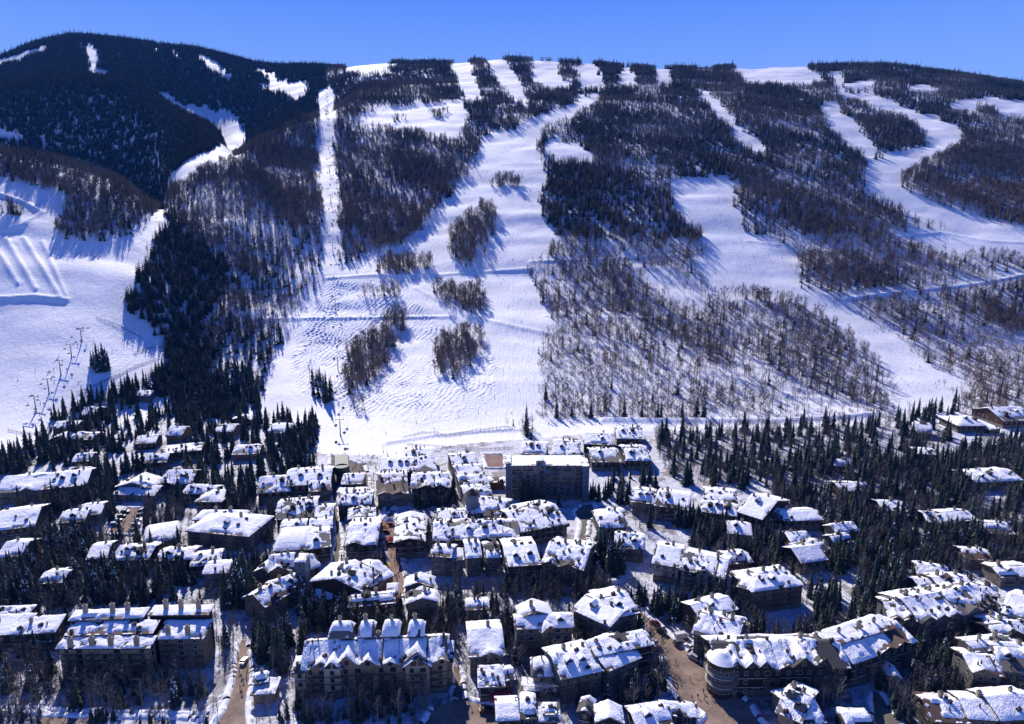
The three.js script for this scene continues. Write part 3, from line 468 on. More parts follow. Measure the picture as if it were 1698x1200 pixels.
  // dormers and vents on the front slope
  if ((kind === 'gx' || kind === 'hip') && win && W > 12 && p < 0.45) { const n = Math.floor(W / (6 + 6 * rr())); for (let i = 0; i < n; i++) { if (rr() < 0.3) continue; const x = (i + 0.5 + (rr() - 0.5) * 0.5 - n / 2) * (W - 5) / n, z = Dp * (0.16 + 0.14 * rr()); if (cross.some(c => Math.abs(c.x - x) < c.hw + 1.6)) continue; const m = place(part('dormer', DORMER[0], rr() < 0.5 ? ws : TRIM, root), x, RY(x, z) + 0.1, z); part('dormer_roof', DORMER[1], rr() < 0.82 ? ROOFSNOW : ROOFING, m); part('window', DORMER[2], GLASS, m); } }
  if (sp > 0.3) { const n = Math.round(W * Dp / 55 * Math.min(2.4, 0.5 + sp * 0.7) * (style < 0.25 ? 0.25 : 1)); for (let i = 0; i < n; i++) { const x = (rr() - 0.5) * (W - 3), z = (rr() - 0.35) * (Dp - 3); place(part('roof_vent', VENTS[Math.floor(rr() * 3)], ROOFING, root), x, RY(x, z), z, rr() * 0.3); } }
  for (let i = 0; i < ch; i++) {
    const [g, q] = chimGeo[tallch ? 2 : rr() < 0.5 ? 0 : 1], x = ch === 1 ? (rr() - 0.5) * W * 0.5 : (-0.42 + 0.84 * (i + 0.3 + 0.4 * rr()) / ch) * W, z = tallch === 2 ? Dp * 0.3 : kind === 'gz' ? (rr() - 0.5) * Dp * 0.6 : -Dp * 0.06 - rr() * Dp * 0.08, xx = kind === 'gz' ? (rr() < 0.5 ? -1 : 1) * W * 0.1 : x;
    const m = place(part('chimney', g, CHIM, root), xx, RY(xx, z), z); part('chimney_pot', q, POT, m);
  }
  return { C, th, W, Dp, place, RY, ex, ez, scale };
}
const BUILDINGS = [];
function building(name, label, category, short, vols, extra) {
  const v = vols[0], u0 = (v.a[0] + v.b[0]) / 2, v0 = (v.a[1] + v.b[1]) / 2;
  let y0 = 0, C; for (let k = 0; k < 4; k++) { C = onPlane(u0, v0, y0 + v.h); y0 = C.z < -440 ? Math.max(0, H(C.x, -C.z + 5) - 0.6) * 0.5 + y0 * 0.5 : 0; }
  const root = new THREE.Group(); root.name = numbered(name); root.userData.y0 = y0; root.position.set(C.x, y0, C.z); scene.add(root);
  const info = vols.map(q => volume(root, q));
  delete root.userData.y0; tag(root, label, category, null);
  BUILDINGS.push({ x: C.x, z: C.z - 8, short, root });
  extra?.(root, info);
  return root;
}
const V = (ua, va, ub, vb, top, h0, r, p, o = {}, h = va < 965 && h0 < 20 ? h0 * (va > 775 ? 0.70 : 0.82) : h0 * 0.85) => ({ a: [ua, va], b: [ub, vb], top, h, r, p, ...o });

// ---- front row, left
building('apartment_block', 'long flat-roofed lodge in two stepped wings with rows of tall square chimneys', 'lodge', 'the long lodge with tall chimneys', [
  V(91, 1076, 249, 1075, 1057, 14.5, 'shed', 0.22, { wall: 'cream', ch: 4, tallch: 2, st: 5, sp: 0.4 }), V(106, 1054, 254, 1050, 1031, 17, 'shed', 0.22, { wall: 'dark', ch: 0, win: 0, bal: 0, band: 0, sp: 0.4 }), V(112, 1029, 238, 1024, 1014, 20, 'shed', 0.12, { wall: 'dark', ch: 3, tallch: 1, win: 0, bal: 0, band: 0, sp: 0.2 }),
  V(256, 1060, 338, 1059, 1030, 15, 'shed', 0.2, { wall: 'tan', ch: 2, tallch: 2, st: 5, sp: 1 }), V(244, 1020, 346, 1019, 1004, 20, 'shed', 0.1, { wall: 'dark', ch: 3, tallch: 1, win: 0, bal: 0, band: 0, sp: 0.2 })]);
building('lodge', 'snowy shed-roofed lodge cut by the left edge beside the chimney lodge', 'lodge', 'the left edge lodge', [V(-40, 1054, 34, 1052, 1022, 10, 'shed', 0.2, { wall: 'brown' }), V(-40, 1022, 48, 1018, 1012, 11, 'shed', 0.1, { wall: 'dark', win: 0, bal: 0, ch: 0 })]);
building('lodge', 'small shed-roofed wing building left of the chimney lodge', 'lodge', 'the small shed-roofed lodge', [V(20, 1053, 92, 1048, 1024, 9.5, 'shed', 0.22, { wall: 'dark' }), V(46, 1066, 84, 1064, 1056, 5, 'shed', 0.2, { wall: 'dark', ch: 0 })]);
building('hotel', 'half-timbered hotel with white front gables and rounded roof dormers, centre foreground', 'hotel', 'the half-timbered hotel', [
  V(497, 1112, 745, 1102, 1060, 13.5, 'gx', 0.62, { wall: 'cream', st: 4, ch: 3, cg: [[-0.72, 9, 0.7], [-0.38, 10, 1.0], [-0.1, 9, 0.75], [0.2, 9, 0.5], [0.56, 13, 0.85], [0.9, 10, 0.5]], sp: 0.7 }),
  V(531, 1112, 568, 1111, 1082, 14, 'gz', 0.85, { wall: 'pale', st: 4, ch: 0, d: 14, sp: 0.2 }), V(667, 1108, 716, 1106, 1080, 14, 'gz', 0.75, { wall: 'pale', st: 4, ch: 0, d: 14, sp: 0.2 }),
  V(543, 1058, 583, 1057, 1046, 21, 'dome', 0.7, { wall: 'dark', ch: 1, win: 0, bal: 0, d: 9, sp: 0 }), V(592, 1057, 620, 1056, 1045, 21, 'dome', 0.7, { wall: 'dark', ch: 1, win: 0, bal: 0, d: 9, sp: 0 }), V(632, 1056, 663, 1055, 1045, 21, 'dome', 0.7, { wall: 'dark', ch: 1, win: 0, bal: 0, d: 9, sp: 0 }), V(675, 1056, 704, 1055, 1045, 21, 'dome', 0.7, { wall: 'dark', ch: 1, win: 0, bal: 0, d: 9, sp: 0 }),
  V(717, 1098, 752, 1097, 1064, 13, 'shed', 0.3, { wall: 'cream', ch: 0 }), V(482, 1116, 509, 1114, 1097, 13, 'hip', 0.8, { wall: 'pale', ch: 0, d: 9 })]);
building('chalet', 'chalet with crossing steep roofs left of the market street, below the white tower', 'chalet', 'the crossed-roof chalet', [V(409, 996, 446, 1003, 962, 9, 'gz', 0.45, { wall: 'pale' }), V(440, 1008, 482, 984, 968, 10, 'gx', 0.5, { wall: 'tan' }), V(455, 985, 505, 968, 958, 11, 'gx', 0.4, { wall: 'grey', ch: 2 })]);
building('inn', 'church-like inn with a square white-topped tower between snowy roofs', 'inn', 'the white-topped tower', [V(419, 948, 452, 952, 922, 11, 'gz', 0.5, { wall: 'grey' }), V(444, 950, 488, 945, 920, 12, 'gx', 0.5, { wall: 'tan', cg: [[-0.2, 9, 0.6]] }), V(506, 948, 534, 938, 920, 11, 'gx', 0.5, { wall: 'brown' }), V(487, 932, 506, 932, 918, 21, 'flat', 0, { wall: 'blue', ch: 0, bal: 0, sp: 0, snow: 0.5, ov: 0.3 })]);
building('shop', 'low flat-roofed olive building beside the road at the bottom, ringed by bare trees', 'shop', 'the low olive building', [V(414, 1152, 456, 1150, 1143, 5, 'flat', 0, { wall: 'tan', ch: 0, bal: 0, d: 9 }), V(418, 1135, 446, 1130, 1124, 7, 'gx', 0.3, { wall: 'stone', ch: 1 })]);
building('chalet', 'orange-fronted chalet under a wide snowy roof below the market street', 'chalet', 'the orange-fronted chalet', [V(576, 1008, 656, 1000, 986, 10, 'gx', 0.4, { wall: 'orange', ch: 1 }), V(640, 985, 660, 984, 972, 8, 'shed', 0.3, { wall: 'dark', ch: 0 })]);
building('lodge', 'big rotated lodge with a bright yellow gable wall beside the market street', 'lodge', 'the yellow-gabled lodge', [V(601, 981, 634, 948, 921, 13, 'gx', 0.3, { wall: 'brown', d: 26, sp: 2, ch: 3 }), V(552, 952, 601, 980, 925, 12.5, 'gz', 0.28, { wall: 'ochre', d: 18, sp: 2, ch: 1 }), V(526, 998, 566, 990, 974, 7, 'gx', 0.3, { wall: 'tan' })]);
building('chalet', 'grey gable-fronted chalet stepping down beside the brick street', 'chalet', 'the grey gabled chalet', [V(668, 974, 719, 974, 948, 11, 'gz', 0.38, { wall: 'blue', ch: 1 }), V(672, 1002, 727, 998, 972, 11, 'gz', 0.35, { wall: 'grey', ch: 1, st: 3 })]);
building('lodge', 'gable-ended dark red lodge with a long clean white roof on the brick street', 'lodge', 'the dark red gabled lodge', [V(652, 900, 706, 897, 844, 13, 'gz', 0.25, { wall: 'red', ch: 2, sp: 0.6 })]);
building('lodge', 'balconied lodge with striped railings, left of a pair right of the brick street', 'lodge', 'the striped-railing lodge', [V(711, 922, 748, 925, 906, 14, 'gx', 0.3, { wall: 'grey', rail: 'pale', sp: 1.4, ch: 2 }), V(738, 930, 770, 928, 908, 12, 'shed', 0.15, { wall: 'grey', rail: 'pale', ch: 1 })]);
building('lodge', 'balconied lodge with dark recessed bays, right of a pair right of the brick street', 'lodge', 'the recessed-bay lodge', [V(772, 926, 800, 924, 900, 14, 'gx', 0.3, { wall: 'grey', rail: 'pale', sp: 1.4, ch: 2 }), V(804, 926, 832, 924, 903, 14, 'gx', 0.3, { wall: 'grey', sp: 1.4, ch: 1 })]);
building('hotel', 'wide hotel with one long low white gable below the long dotted roof', 'hotel', 'the wide low-gabled hotel', [V(840, 940, 898, 936, 904, 13, 'gx', 0.2, { wall: 'dark', sp: 0.5, ch: 1 }), V(896, 934, 968, 946, 902, 14, 'gx', 0.28, { wall: 'tan', ch: 2, cg: [[-0.6, 9, 0.3], [0.3, 8, 0.5]], sp: 1.2 })]);
building('lodge', 'very long lodge with a wavy snow edge and dark dots over its whole roof', 'lodge', 'the long dotted-roof lodge', [V(717, 897, 862, 892, 866, 12.5, 'gx', 0.3, { wall: 'brown', sp: 2.6, ch: 3 }), V(858, 884, 944, 868, 840, 12.5, 'gx', 0.25, { wall: 'dark', sp: 2.2, ch: 3 })]);
building('hotel', 'row of snowy stacked roofs with a dark eight-sided turret', 'hotel', 'the dark turret hotel', [V(765, 850, 830, 858, 828, 13, 'gx', 0.3, { wall: 'pale', sp: 2.4, ch: 2 }), V(724, 862, 775, 860, 846, 12, 'gx', 0.25, { wall: 'grey', sp: 2 })], (root, [i]) => {
  const g = new THREE.CylinderGeometry(3.6, 3.6, 19, 8), m = i.place(part('turret', g, WALLS.blue, root), -i.W * 0.3, 9, i.Dp * 0.28), c = part('turret_roof', new THREE.ConeGeometry(4.2, 3.2, 8), ROOFING, m); c.position.y = 11.1;
  for (let k = 0; k < 8; k++) { const w = part('window', WIN[0][0], LIGHTTRIM, m), q = (k + 0.5) * Math.PI / 4; w.position.set(Math.sin(q) * 3.34, 6.5, Math.cos(q) * 3.34); w.rotation.y = q; }
});
building('lodge', 'gabled lodge with a big white L-shaped roof, glazed facade, right of the foreground centre', 'lodge', 'the L-roofed lodge', [V(853, 1044, 953, 1040, 1022, 14, 'gx', 0.38, { wall: 'grey', ch: 1, sp: 0.3, st: 4 }), V(861, 1026, 918, 1020, 992, 16, 'gz', 0.4, { wall: 'grey', ch: 1, sp: 0.3, win: 0, bal: 0, band: 0 }), V(898, 1050, 926, 1040, 1030, 13.5, 'gz', 0.45, { wall: 'tan', d: 9, ch: 0 })]);
building('lodge', 'tall lodge with three slanting snowy roof planes beside the brown road', 'lodge', 'the slanting-roof lodge', [V(946, 1010, 1012, 1040, 992, 14, 'gx', 0.2, { wall: 'grey', st: 4, ch: 1, sp: 0.6, d: 20 }), V(1016, 1026, 1062, 1016, 986, 14, 'gx', 0.28, { wall: 'stone', st: 4, ch: 1, sp: 0.6 })]);
building('lodge', 'long diagonal lodge with stepped snowy roofs along the left side of the brown road', 'lodge', 'the diagonal lodge', [V(930, 1128, 1003, 1112, 1082, 12, 'gx', 0.3, { wall: 'stone', ch: 2, sp: 0.8 }), V(1008, 1114, 1066, 1090, 1066, 12.5, 'gx', 0.3, { wall: 'grey', ch: 2, sp: 0.6 }), V(985, 1090, 1086, 1068, 1052, 15, 'shed', 0.2, { wall: 'dark', ch: 0, win: 0, bal: 0, sp: 0.5 })]);
building('shop', 'snow-roofed pavilion with a white balustrade and terrace, left of the diagonal lodge', 'pavilion', 'the balustrade pavilion', [V(880, 1122, 920, 1122, 1096, 8, 'dome', 0.5, { wall: 'pale', ch: 0, bal: 0 }), V(864, 1146, 928, 1146, 1124, 4, 'flat', 0, { wall: 'pale', ch: 0, bal: 0, sp: 0.1, rail: 'pale' })], (root, [, t]) => { const n = 26, q = [box(t.W, 0.15, 0.15, 0, 1.1)]; for (let i = 0; i <= n; i++) q.push(box(0.18, 1, 0.18, -t.W / 2 + t.W * i / n, 0.55)); t.place(part('balustrade', mergeGeometries(q), PALERAIL, root), 0, 4.2, t.Dp / 2 - 0.3); });
building('house', 'square house with a broad clean white roof in front of the bare trees', 'house', 'the square white-roofed house', [V(776, 1090, 838, 1086, 1045, 10, 'gx', 0.3, { wall: 'tan', ch: 1, sp: 0.2, cg: [[0.2, 7, 0.4]] })]);
building('house', 'small house with a ribbed snowy roof and a red awning at the street corner', 'house', 'the ribbed-roof house', [V(792, 1140, 838, 1138, 1104, 8, 'shed', 0.2, { wall: 'dark', ch: 0, sp: 2.4 }), V(832, 1130, 856, 1126, 1110, 8, 'gx', 0.4, { wall: 'tan', ch: 0 })], (root, [i]) => { const g = new THREE.CylinderGeometry(2.6, 2.6, 7, 12, 1, true, 0, Math.PI).rotateZ(Math.PI / 2).scale(1, 0.5, 1); i.place(part('awning', g, std(0.45, 0.03, 0.05), root), i.W * 0.3, 3, i.Dp / 2 + 0.2); });
building('house', 'snowy roof with a dark dormer window, bottom edge left of the white gable', 'house', 'the dark-dormer house', [V(893, 1196, 930, 1196, 1166, 7, 'shed', 0.3, { wall: 'dark', ch: 0, sp: 0.4 }), V(900, 1185, 924, 1185, 1175, 9, 'flat', 0, { wall: 'dark', ch: 0, d: 6 })]);
building('house', 'house with a white front gable and a tall thin post, bottom edge', 'house', 'the bottom-edge gabled house', [V(986, 1198, 1036, 1200, 1162, 8, 'gz', 0.5, { wall: 'dark', ch: 0, sp: 0.1 }), V(955, 1180, 982, 1186, 1153, 8, 'gz', 0.5, { wall: 'dark', ch: 1, sp: 0.8 })]);
building('house', 'low snow-roofed building at the bottom edge beside the brown road', 'house', 'the low roadside house', [V(1056, 1210, 1118, 1200, 1180, 6, 'gx', 0.3, { wall: 'dark', ch: 0, sp: 0.6 }), V(1095, 1186, 1160, 1190, 1174, 5, 'shed', 0.2, { wall: 'dark', ch: 0 })]);
building('house', 'broad low snowy roof at the bottom edge left of the dark dormer', 'house', 'the broad low roof', [V(822, 1196, 862, 1194, 1168, 6, 'gx', 0.3, { wall: 'dark', ch: 0, sp: 0.9 }), V(862, 1192, 890, 1192, 1164, 6, 'gx', 0.3, { wall: 'dark', ch: 0, sp: 2 })]);
// ---- front row, right
building('hotel', 'long hotel with paired white dormer gables and a round corner turret beside the brown road', 'hotel', 'the dormered hotel', [
  V(1190, 1112, 1412, 1108, 1066, 13, 'gx', 0.42, { wall: 'dark', ch: 2, sp: 0.8, cg: [[-0.72, 7, 1.0], [-0.48, 6, 1.1], [-0.28, 6, 1.1], [0.05, 6, 0.6], [0.3, 10, 0.9], [0.55, 6, 1.1]] }),
  V(1146, 1050, 1222, 1072, 1024, 12, 'gx', 0.4, { wall: 'tan', ch: 3, sp: 2, d: 20 }), V(1160, 1026, 1225, 1010, 996, 12, 'gx', 0.35, { wall: 'brown', ch: 2, sp: 1.6 })], (root, [i]) => {
  const m = i.place(part('turret', new THREE.CylinderGeometry(4.8, 4.8, 13, 20), WALLS.brown, root), -i.W / 2 + 3, 6.5, i.Dp * 0.28), c = part('turret_roof', new THREE.CylinderGeometry(1.2, 5.5, 2.4, 20), ROOFSNOW, m); c.position.y = 7.7; for (const y of [-2.2, 1.4]) part('gallery', mergeGeometries([new THREE.CylinderGeometry(5.5, 5.5, 0.25, 24).translate(0, y, 0), new THREE.TorusGeometry(5.5, 0.09, 5, 28).rotateX(Math.PI / 2).translate(0, y + 1.1, 0)]), LIGHTTRIM, m);
  for (let k = 0; k < 7; k++) { const q = -1.2 + k * 0.4; for (const y of [-3.8, -0.4, 3.2]) { const w = part('window', WIN[0][0], LIGHTTRIM, m); part('pane', WIN[0][1], GLASS, w); w.position.set(Math.sin(q) * 4.8, y, Math.cos(q) * 4.8); w.rotation.y = q; } }
});
building('lodge', 'angled lodge with a dark slatted ridge and chimneys climbing to the right', 'lodge', 'the angled ridge lodge', [V(1414, 1102, 1522, 1064, 1046, 12, 'gx', 0.35, { wall: 'dark', ch: 0, cg: [[0.1, 10, 0.4], [0.55, 9, 0.5]], sp: 0.4 }), V(1378, 1072, 1488, 1040, 1032, 16, 'shed', 0.12, { wall: 'dark', ch: 3, win: 0, bal: 0, sp: 0.3, d: 8 })]);
building('condominium', 'terraced condominium of many small stepped snowy gables, right side', 'condominium', 'the terraced condominium', [V(1474, 1030, 1530, 1036, 1002, 10, 'gx', 0.35, { wall: 'grey', cg: [[-0.5, 8, 0.6], [0.3, 8, 0.6]], sp: 2 }), V(1528, 1034, 1600, 1022, 990, 11, 'gx', 0.35, { wall: 'grey', cg: [[-0.6, 8, 0.6], [0, 8, 0.6], [0.6, 8, 0.6]], sp: 2, ch: 3 }), V(1598, 1020, 1660, 1004, 978, 12, 'gx', 0.35, { wall: 'grey', cg: [[-0.4, 8, 0.6], [0.4, 8, 0.6]], sp: 2, ch: 2 }), V(1655, 1014, 1700, 1030, 984, 12, 'gx', 0.3, { wall: 'brown', sp: 1.6 }), V(1490, 1008, 1545, 996, 986, 11, 'gx', 0.4, { wall: 'brown', sp: 1.6 })]);
building('condominium', 'pale stepped roofs behind the terraced condominium', 'condominium', 'the pale stepped roofs', [V(1520, 952, 1576, 960, 938, 9, 'gx', 0.35, { wall: 'tan', sp: 1.6 }), V(1562, 980, 1622, 978, 958, 11, 'gx', 0.3, { wall: 'grey', sp: 0.8, ch: 2 }), V(1526, 978, 1566, 978, 962, 9, 'gx', 0.3, { wall: 'brown', sp: 1.2 }), V(1625, 985, 1660, 990, 972, 10, 'gx', 0.3, { wall: 'brown', sp: 2 })]);
building('condominium', 'snowy rows of roofs at the right edge behind the stone-grey block', 'condominium', 'the right edge rows', [V(1650, 1058, 1720, 1050, 1034, 9, 'gx', 0.35, { wall: 'brown', sp: 1.6, cg: [[0, 8, 0.5]] }), V(1640, 1042, 1690, 1036, 1024, 9, 'gx', 0.35, { wall: 'grey', sp: 2 })]);
building('hotel', 'stone-grey hotel with overlapping white roofs at the right edge', 'hotel', 'the stone-grey hotel', [V(1612, 1118, 1668, 1122, 1090, 12, 'gx', 0.35, { wall: 'stone', sp: 0.8, ch: 1, cg: [[-0.3, 10, 0.5]] }), V(1662, 1112, 1740, 1120, 1078, 13, 'gx', 0.35, { wall: 'grey', ch: 2, sp: 0.8 }), V(1616, 1082, 1690, 1074, 1062, 15, 'gx', 0.3, { wall: 'grey', ch: 2, win: 0, bal: 0 })]);
building('house', 'large snowy roof pierced by two dark skylights, bottom edge right of the road', 'house', 'the skylight roof house', [V(1284, 1180, 1330, 1200, 1132, 9, 'gx', 0.3, { wall: 'tan', d: 20, ch: 2, sp: 1.2 }), V(1320, 1204, 1372, 1198, 1162, 8, 'gx', 0.35, { wall: 'tan', ch: 1, sp: 1 })], (root, [i]) => { for (const [x, z] of [[-0.15, 0.1], [0.25, 0.25]]) { const y = i.RY(x * i.W, z * i.Dp); i.place(part('skylight', box(3.4, 1.2, 2.8), GLASS, root), x * i.W, y + 0.5, z * i.Dp); } });
building('house', 'snow-laden roofs at the bottom right corner', 'house', 'the corner roofs', [V(1545, 1196, 1610, 1200, 1166, 8, 'gx', 0.35, { wall: 'brown', sp: 0.8, ch: 1 }), V(1605, 1192, 1660, 1196, 1164, 9, 'gx', 0.35, { wall: 'grey', sp: 0.6, ch: 1 }), V(1660, 1196, 1740, 1190, 1158, 10, 'gx', 0.4, { wall: 'brown', sp: 0.6, ch: 1 })]);
building('house', 'round-topped white roof at the bottom edge right of the skylights', 'house', 'the round white roof', [V(1400, 1206, 1456, 1206, 1186, 5, 'dome', 0.35, { wall: 'dark', ch: 0, bal: 0, sp: 0 })]);
building('house', 'small snow-capped hut among conifers below the angled lodge', 'hut', 'the small snow-capped hut', [V(1472, 1124, 1497, 1126, 1106, 6, 'gz', 0.5, { wall: 'grey', ch: 0, d: 8 })]);
building('lodge', 'clean-roofed lodge over dark balconies on a blue snowy lawn', 'lodge', 'the lodge on the blue lawn', [V(1246, 982, 1336, 970, 950, 12.5, 'hip', 0.3, { wall: 'tan', st: 4, ch: 3, sp: 0.4 }), V(1220, 972, 1250, 980, 946, 12.4, 'hip', 0.3, { wall: 'tan', ch: 0, sp: 0.4, d: 16 })]);
building('hotel', 'pale hotel with a long angled snowy roof, right of the brown road top', 'hotel', 'the pale angled hotel', [V(1080, 934, 1128, 942, 906, 13, 'gx', 0.3, { wall: 'pale', ch: 1, sp: 0.5 }), V(1126, 944, 1202, 960, 920, 14, 'gx', 0.3, { wall: 'pale', ch: 2, sp: 1, st: 4, cg: [[0.1, 9, 0.5]] })]);
building('house', 'lone house with a bluish roof behind the lodge on the blue lawn', 'house', 'the bluish lone house', [V(1328, 934, 1374, 928, 906, 9, 'gx', 0.45, { wall: 'dark', ch: 1, sp: 0.2 })]);
// ---- middle, right of the brown street
building('house', 'rounded white roof at the head of the brown road', 'house', 'the rounded white roof', [V(994, 876, 1044, 874, 850, 9, 'dome', 0.3, { wall: 'dark', ch: 1, bal: 0, sp: 0.5 }), V(996, 856, 1040, 852, 846, 10, 'gx', 0.2, { wall: 'dark', ch: 0 })]);
building('house', 'white patchy roof among conifers east of the brown road', 'house', 'the patchy-roofed house', [V(1018, 908, 1070, 912, 886, 10, 'gx', 0.35, { wall: 'tan', ch: 1, sp: 2 })]);
building('lodge', 'long pale lodge with a pointed white roof behind conifers, under the bare wood', 'lodge', 'the pointed-roof lodge', [V(1046, 832, 1086, 836, 812, 11, 'gx', 0.3, { wall: 'tan', ch: 1, sp: 1 }), V(1084, 838, 1142, 846, 816, 12, 'gx', 0.28, { wall: 'brown', ch: 1, sp: 1.2 })]);
building('lodge', 'long lodge with a lilac-white eave and dark icicle row, right of the pointed roof', 'lodge', 'the lilac-eaved lodge', [V(1160, 848, 1222, 856, 834, 11, 'gx', 0.25, { wall: 'brown', ch: 1, sp: 2 }), V(1165, 828, 1224, 834, 814, 13, 'gx', 0.2, { wall: 'dark', ch: 1, win: 0 }), V(1220, 848, 1264, 862, 818, 12, 'gx', 0.3, { wall: 'brown', ch: 1, sp: 0.7 })]);
building('house', 'snowy roofs behind the bare trees east of the lilac-eaved lodge', 'house', 'the roofs in the bare trees', [V(1268, 860, 1298, 862, 840, 8, 'gx', 0.35, { wall: 'brown', sp: 2 }), V(1300, 864, 1366, 862, 846, 9, 'gx', 0.3, { wall: 'brown', sp: 1.4 })]);
building('chalet', 'blue-shaded chalet pair on the wooded right side', 'chalet', 'the blue-shaded chalets', [V(1388, 886, 1426, 880, 868, 8, 'gx', 0.5, { wall: 'tan', sp: 0.6 }), V(1384, 902, 1416, 898, 886, 8, 'gx', 0.5, { wall: 'tan', sp: 0.6 })]);
building('chalet', 'small white chalet roofs left of the blue-shaded pair', 'chalet', 'the small white chalets', [V(1312, 902, 1350, 900, 884, 8, 'gx', 0.35, { wall: 'brown', sp: 1.6 }), V(1346, 924, 1378, 910, 898, 8, 'gx', 0.35, { wall: 'brown', sp: 1 })]);
building('house', 'white-roofed house standing alone in the conifer wood on the right', 'house', 'the lone wood house', [V(1392, 814, 1430, 814, 800, 7, 'gx', 0.3, { wall: 'brown', sp: 1 }), V(1424, 808, 1442, 806, 800, 7, 'gx', 0.3, { wall: 'brown' })]);
building('house', 'low house with a blue roof hidden under tall conifers, upper right wood', 'house', 'the hidden blue roof', [V(1382, 772, 1412, 774, 762, 6, 'gx', 0.4, { wall: 'brown', sp: 0.5 })]);
building('house', 'row of white roofs deep in the right-hand wood', 'house', 'the wood roof row', [V(1538, 866, 1580, 868, 852, 8, 'gx', 0.3, { wall: 'dark', sp: 1.4 }), V(1578, 866, 1622, 862, 848, 8, 'gx', 0.3, { wall: 'dark', sp: 1.4 })]);
building('house', 'brown house with a thick white roof at the foot of the wide right run', 'house', 'the thick-roofed brown house', [V(1588, 706, 1638, 706, 690, 7, 'hip', 0.35, { wall: 'red', sp: 0.2 }), V(1640, 712, 1662, 710, 704, 5, 'flat', 0, { wall: 'red', ch: 0 })]);
building('house', 'brown house cut by the right edge at the mountain foot', 'house', 'the brown edge house', [V(1664, 698, 1720, 696, 676, 8, 'gx', 0.35, { wall: 'red', sp: 0.8 })]);
building('house', 'tent-like pale blue roof among conifers at the mountain foot', 'house', 'the tent-like roof', [V(1512, 716, 1546, 720, 702, 5, 'gx', 0.5, { wall: 'brown', sp: 0.3 })]);
building('house', 'grey house with stacked decks in the brown brush, right side', 'house', 'the stacked-deck house', [V(1518, 752, 1556, 754, 742, 8, 'shed', 0.15, { wall: 'tan', sp: 1.5 })]);
// ---- middle: tower block and roofs under the slope
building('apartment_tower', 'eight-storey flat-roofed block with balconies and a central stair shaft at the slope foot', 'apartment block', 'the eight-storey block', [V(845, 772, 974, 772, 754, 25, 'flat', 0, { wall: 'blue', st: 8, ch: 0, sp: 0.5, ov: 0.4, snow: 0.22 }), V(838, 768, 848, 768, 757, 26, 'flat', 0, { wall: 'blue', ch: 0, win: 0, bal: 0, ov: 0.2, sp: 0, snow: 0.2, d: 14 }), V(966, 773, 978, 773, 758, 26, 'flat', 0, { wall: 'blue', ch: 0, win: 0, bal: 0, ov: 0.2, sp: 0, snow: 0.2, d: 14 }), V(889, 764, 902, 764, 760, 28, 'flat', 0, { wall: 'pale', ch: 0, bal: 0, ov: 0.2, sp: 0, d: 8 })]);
for (const [i, [l, s, q]] of [
  ['slot-roofed brown lodge, lower left of the four behind the tall block', 'the lower left slot-roofed lodge', V(980, 766, 1030, 766, 744, 8, 'gx', 0.28, { slots: 2, wall: 'dark', sp: 0.8 })],
  ['snowy-roofed brown lodge, upper left of the four behind the tall block', 'the upper left slot-roofed lodge', V(966, 736, 1017, 738, 718, 8, 'gx', 0.28, { slots: 2, wall: 'dark', sp: 1 })],
  ['brown lodge with an orange end wall, upper right of the four behind the tall block', 'the orange-ended lodge', V(1022, 727, 1068, 728, 708, 8, 'gx', 0.28, { slots: 2, wall: 'red', sp: 0.6 })],
  ['brown lodge with a blue-shaded lower roof, lower right of the four behind the tall block', 'the blue-shaded lodge', V(1036, 764, 1081, 764, 740, 8, 'gx', 0.28, { slots: 3, wall: 'dark', sp: 0.8 })],
  ['snowy-roofed lodge directly behind the left half of the tall block', 'the lodge behind the tall block', V(862, 752, 906, 754, 734, 9, 'gx', 0.28, { slots: 2, wall: 'tan', sp: 1 })],
  ['snowy-roofed lodge directly behind the right half of the tall block', 'the second lodge behind the tall block', V(914, 753, 962, 755, 730, 9, 'gx', 0.28, { slots: 2, wall: 'tan', sp: 1 })]].entries()) building('lodge', l, 'lodge', s, [q]);
// ---- middle left of the market street
building('lodge', 'swooping many-roofed lodge under the conifers beside the lift station', 'lodge', 'the swooping-roofed lodge', [V(425, 818, 482, 814, 790, 9, 'gx', 0.35, { wall: 'dark', sp: 0.8 }), V(470, 806, 548, 802, 778, 12, 'gx', 0.28, { wall: 'dark', sp: 1, ch: 2 }), V(512, 816, 550, 812, 796, 10, 'gx', 0.3, { wall: 'grey' })]);
building('house', 'snow-roofed house with a red eave below the lift station', 'house', 'the red-eaved house', [V(565, 803, 602, 802, 786, 9, 'gx', 0.3, { wall: 'red', sp: 0.6 })]);
building('shop', 'flat-roofed shop with blue and white roof halves on the market street', 'shop', 'the blue and white flat shop', [V(558, 816, 582, 816, 808, 7, 'flat', 0, { wall: 'pale', ch: 0, sp: 0 }), V(582, 815, 609, 815, 807, 7, 'flat', 0, { wall: 'pale', ch: 0, sp: 0.2 })]);
building('shop', 'speckled snowy double roof in the row left of the market street, upper of three', 'shop', 'the upper speckled shop', [V(558, 838, 616, 836, 817, 10, 'gx', 0.28, { wall: 'dark', sp: 3, ch: 3 }), V(576, 862, 624, 858, 838, 10, 'gz', 0.2, { wall: 'dark', sp: 2.5, ch: 1 })]);
building('shop', 'wide snowy roof with a blue end, middle of the row beside the market street', 'shop', 'the middle row shop', [V(570, 905, 626, 903, 868, 11, 'gx', 0.25, { wall: 'brown', sp: 1, ch: 2, cg: [[-0.4, 9, 0.4]] })]);
building('lodge', 'patchy-roofed lodge in the left row above the big curved roof', 'lodge', 'the patchy left-row lodge', [V(456, 862, 526, 856, 830, 11, 'gx', 0.28, { wall: 'brown', sp: 2.8, ch: 3 }), V(520, 862, 552, 860, 840, 10, 'gx', 0.28, { wall: 'brown', sp: 1 })]);
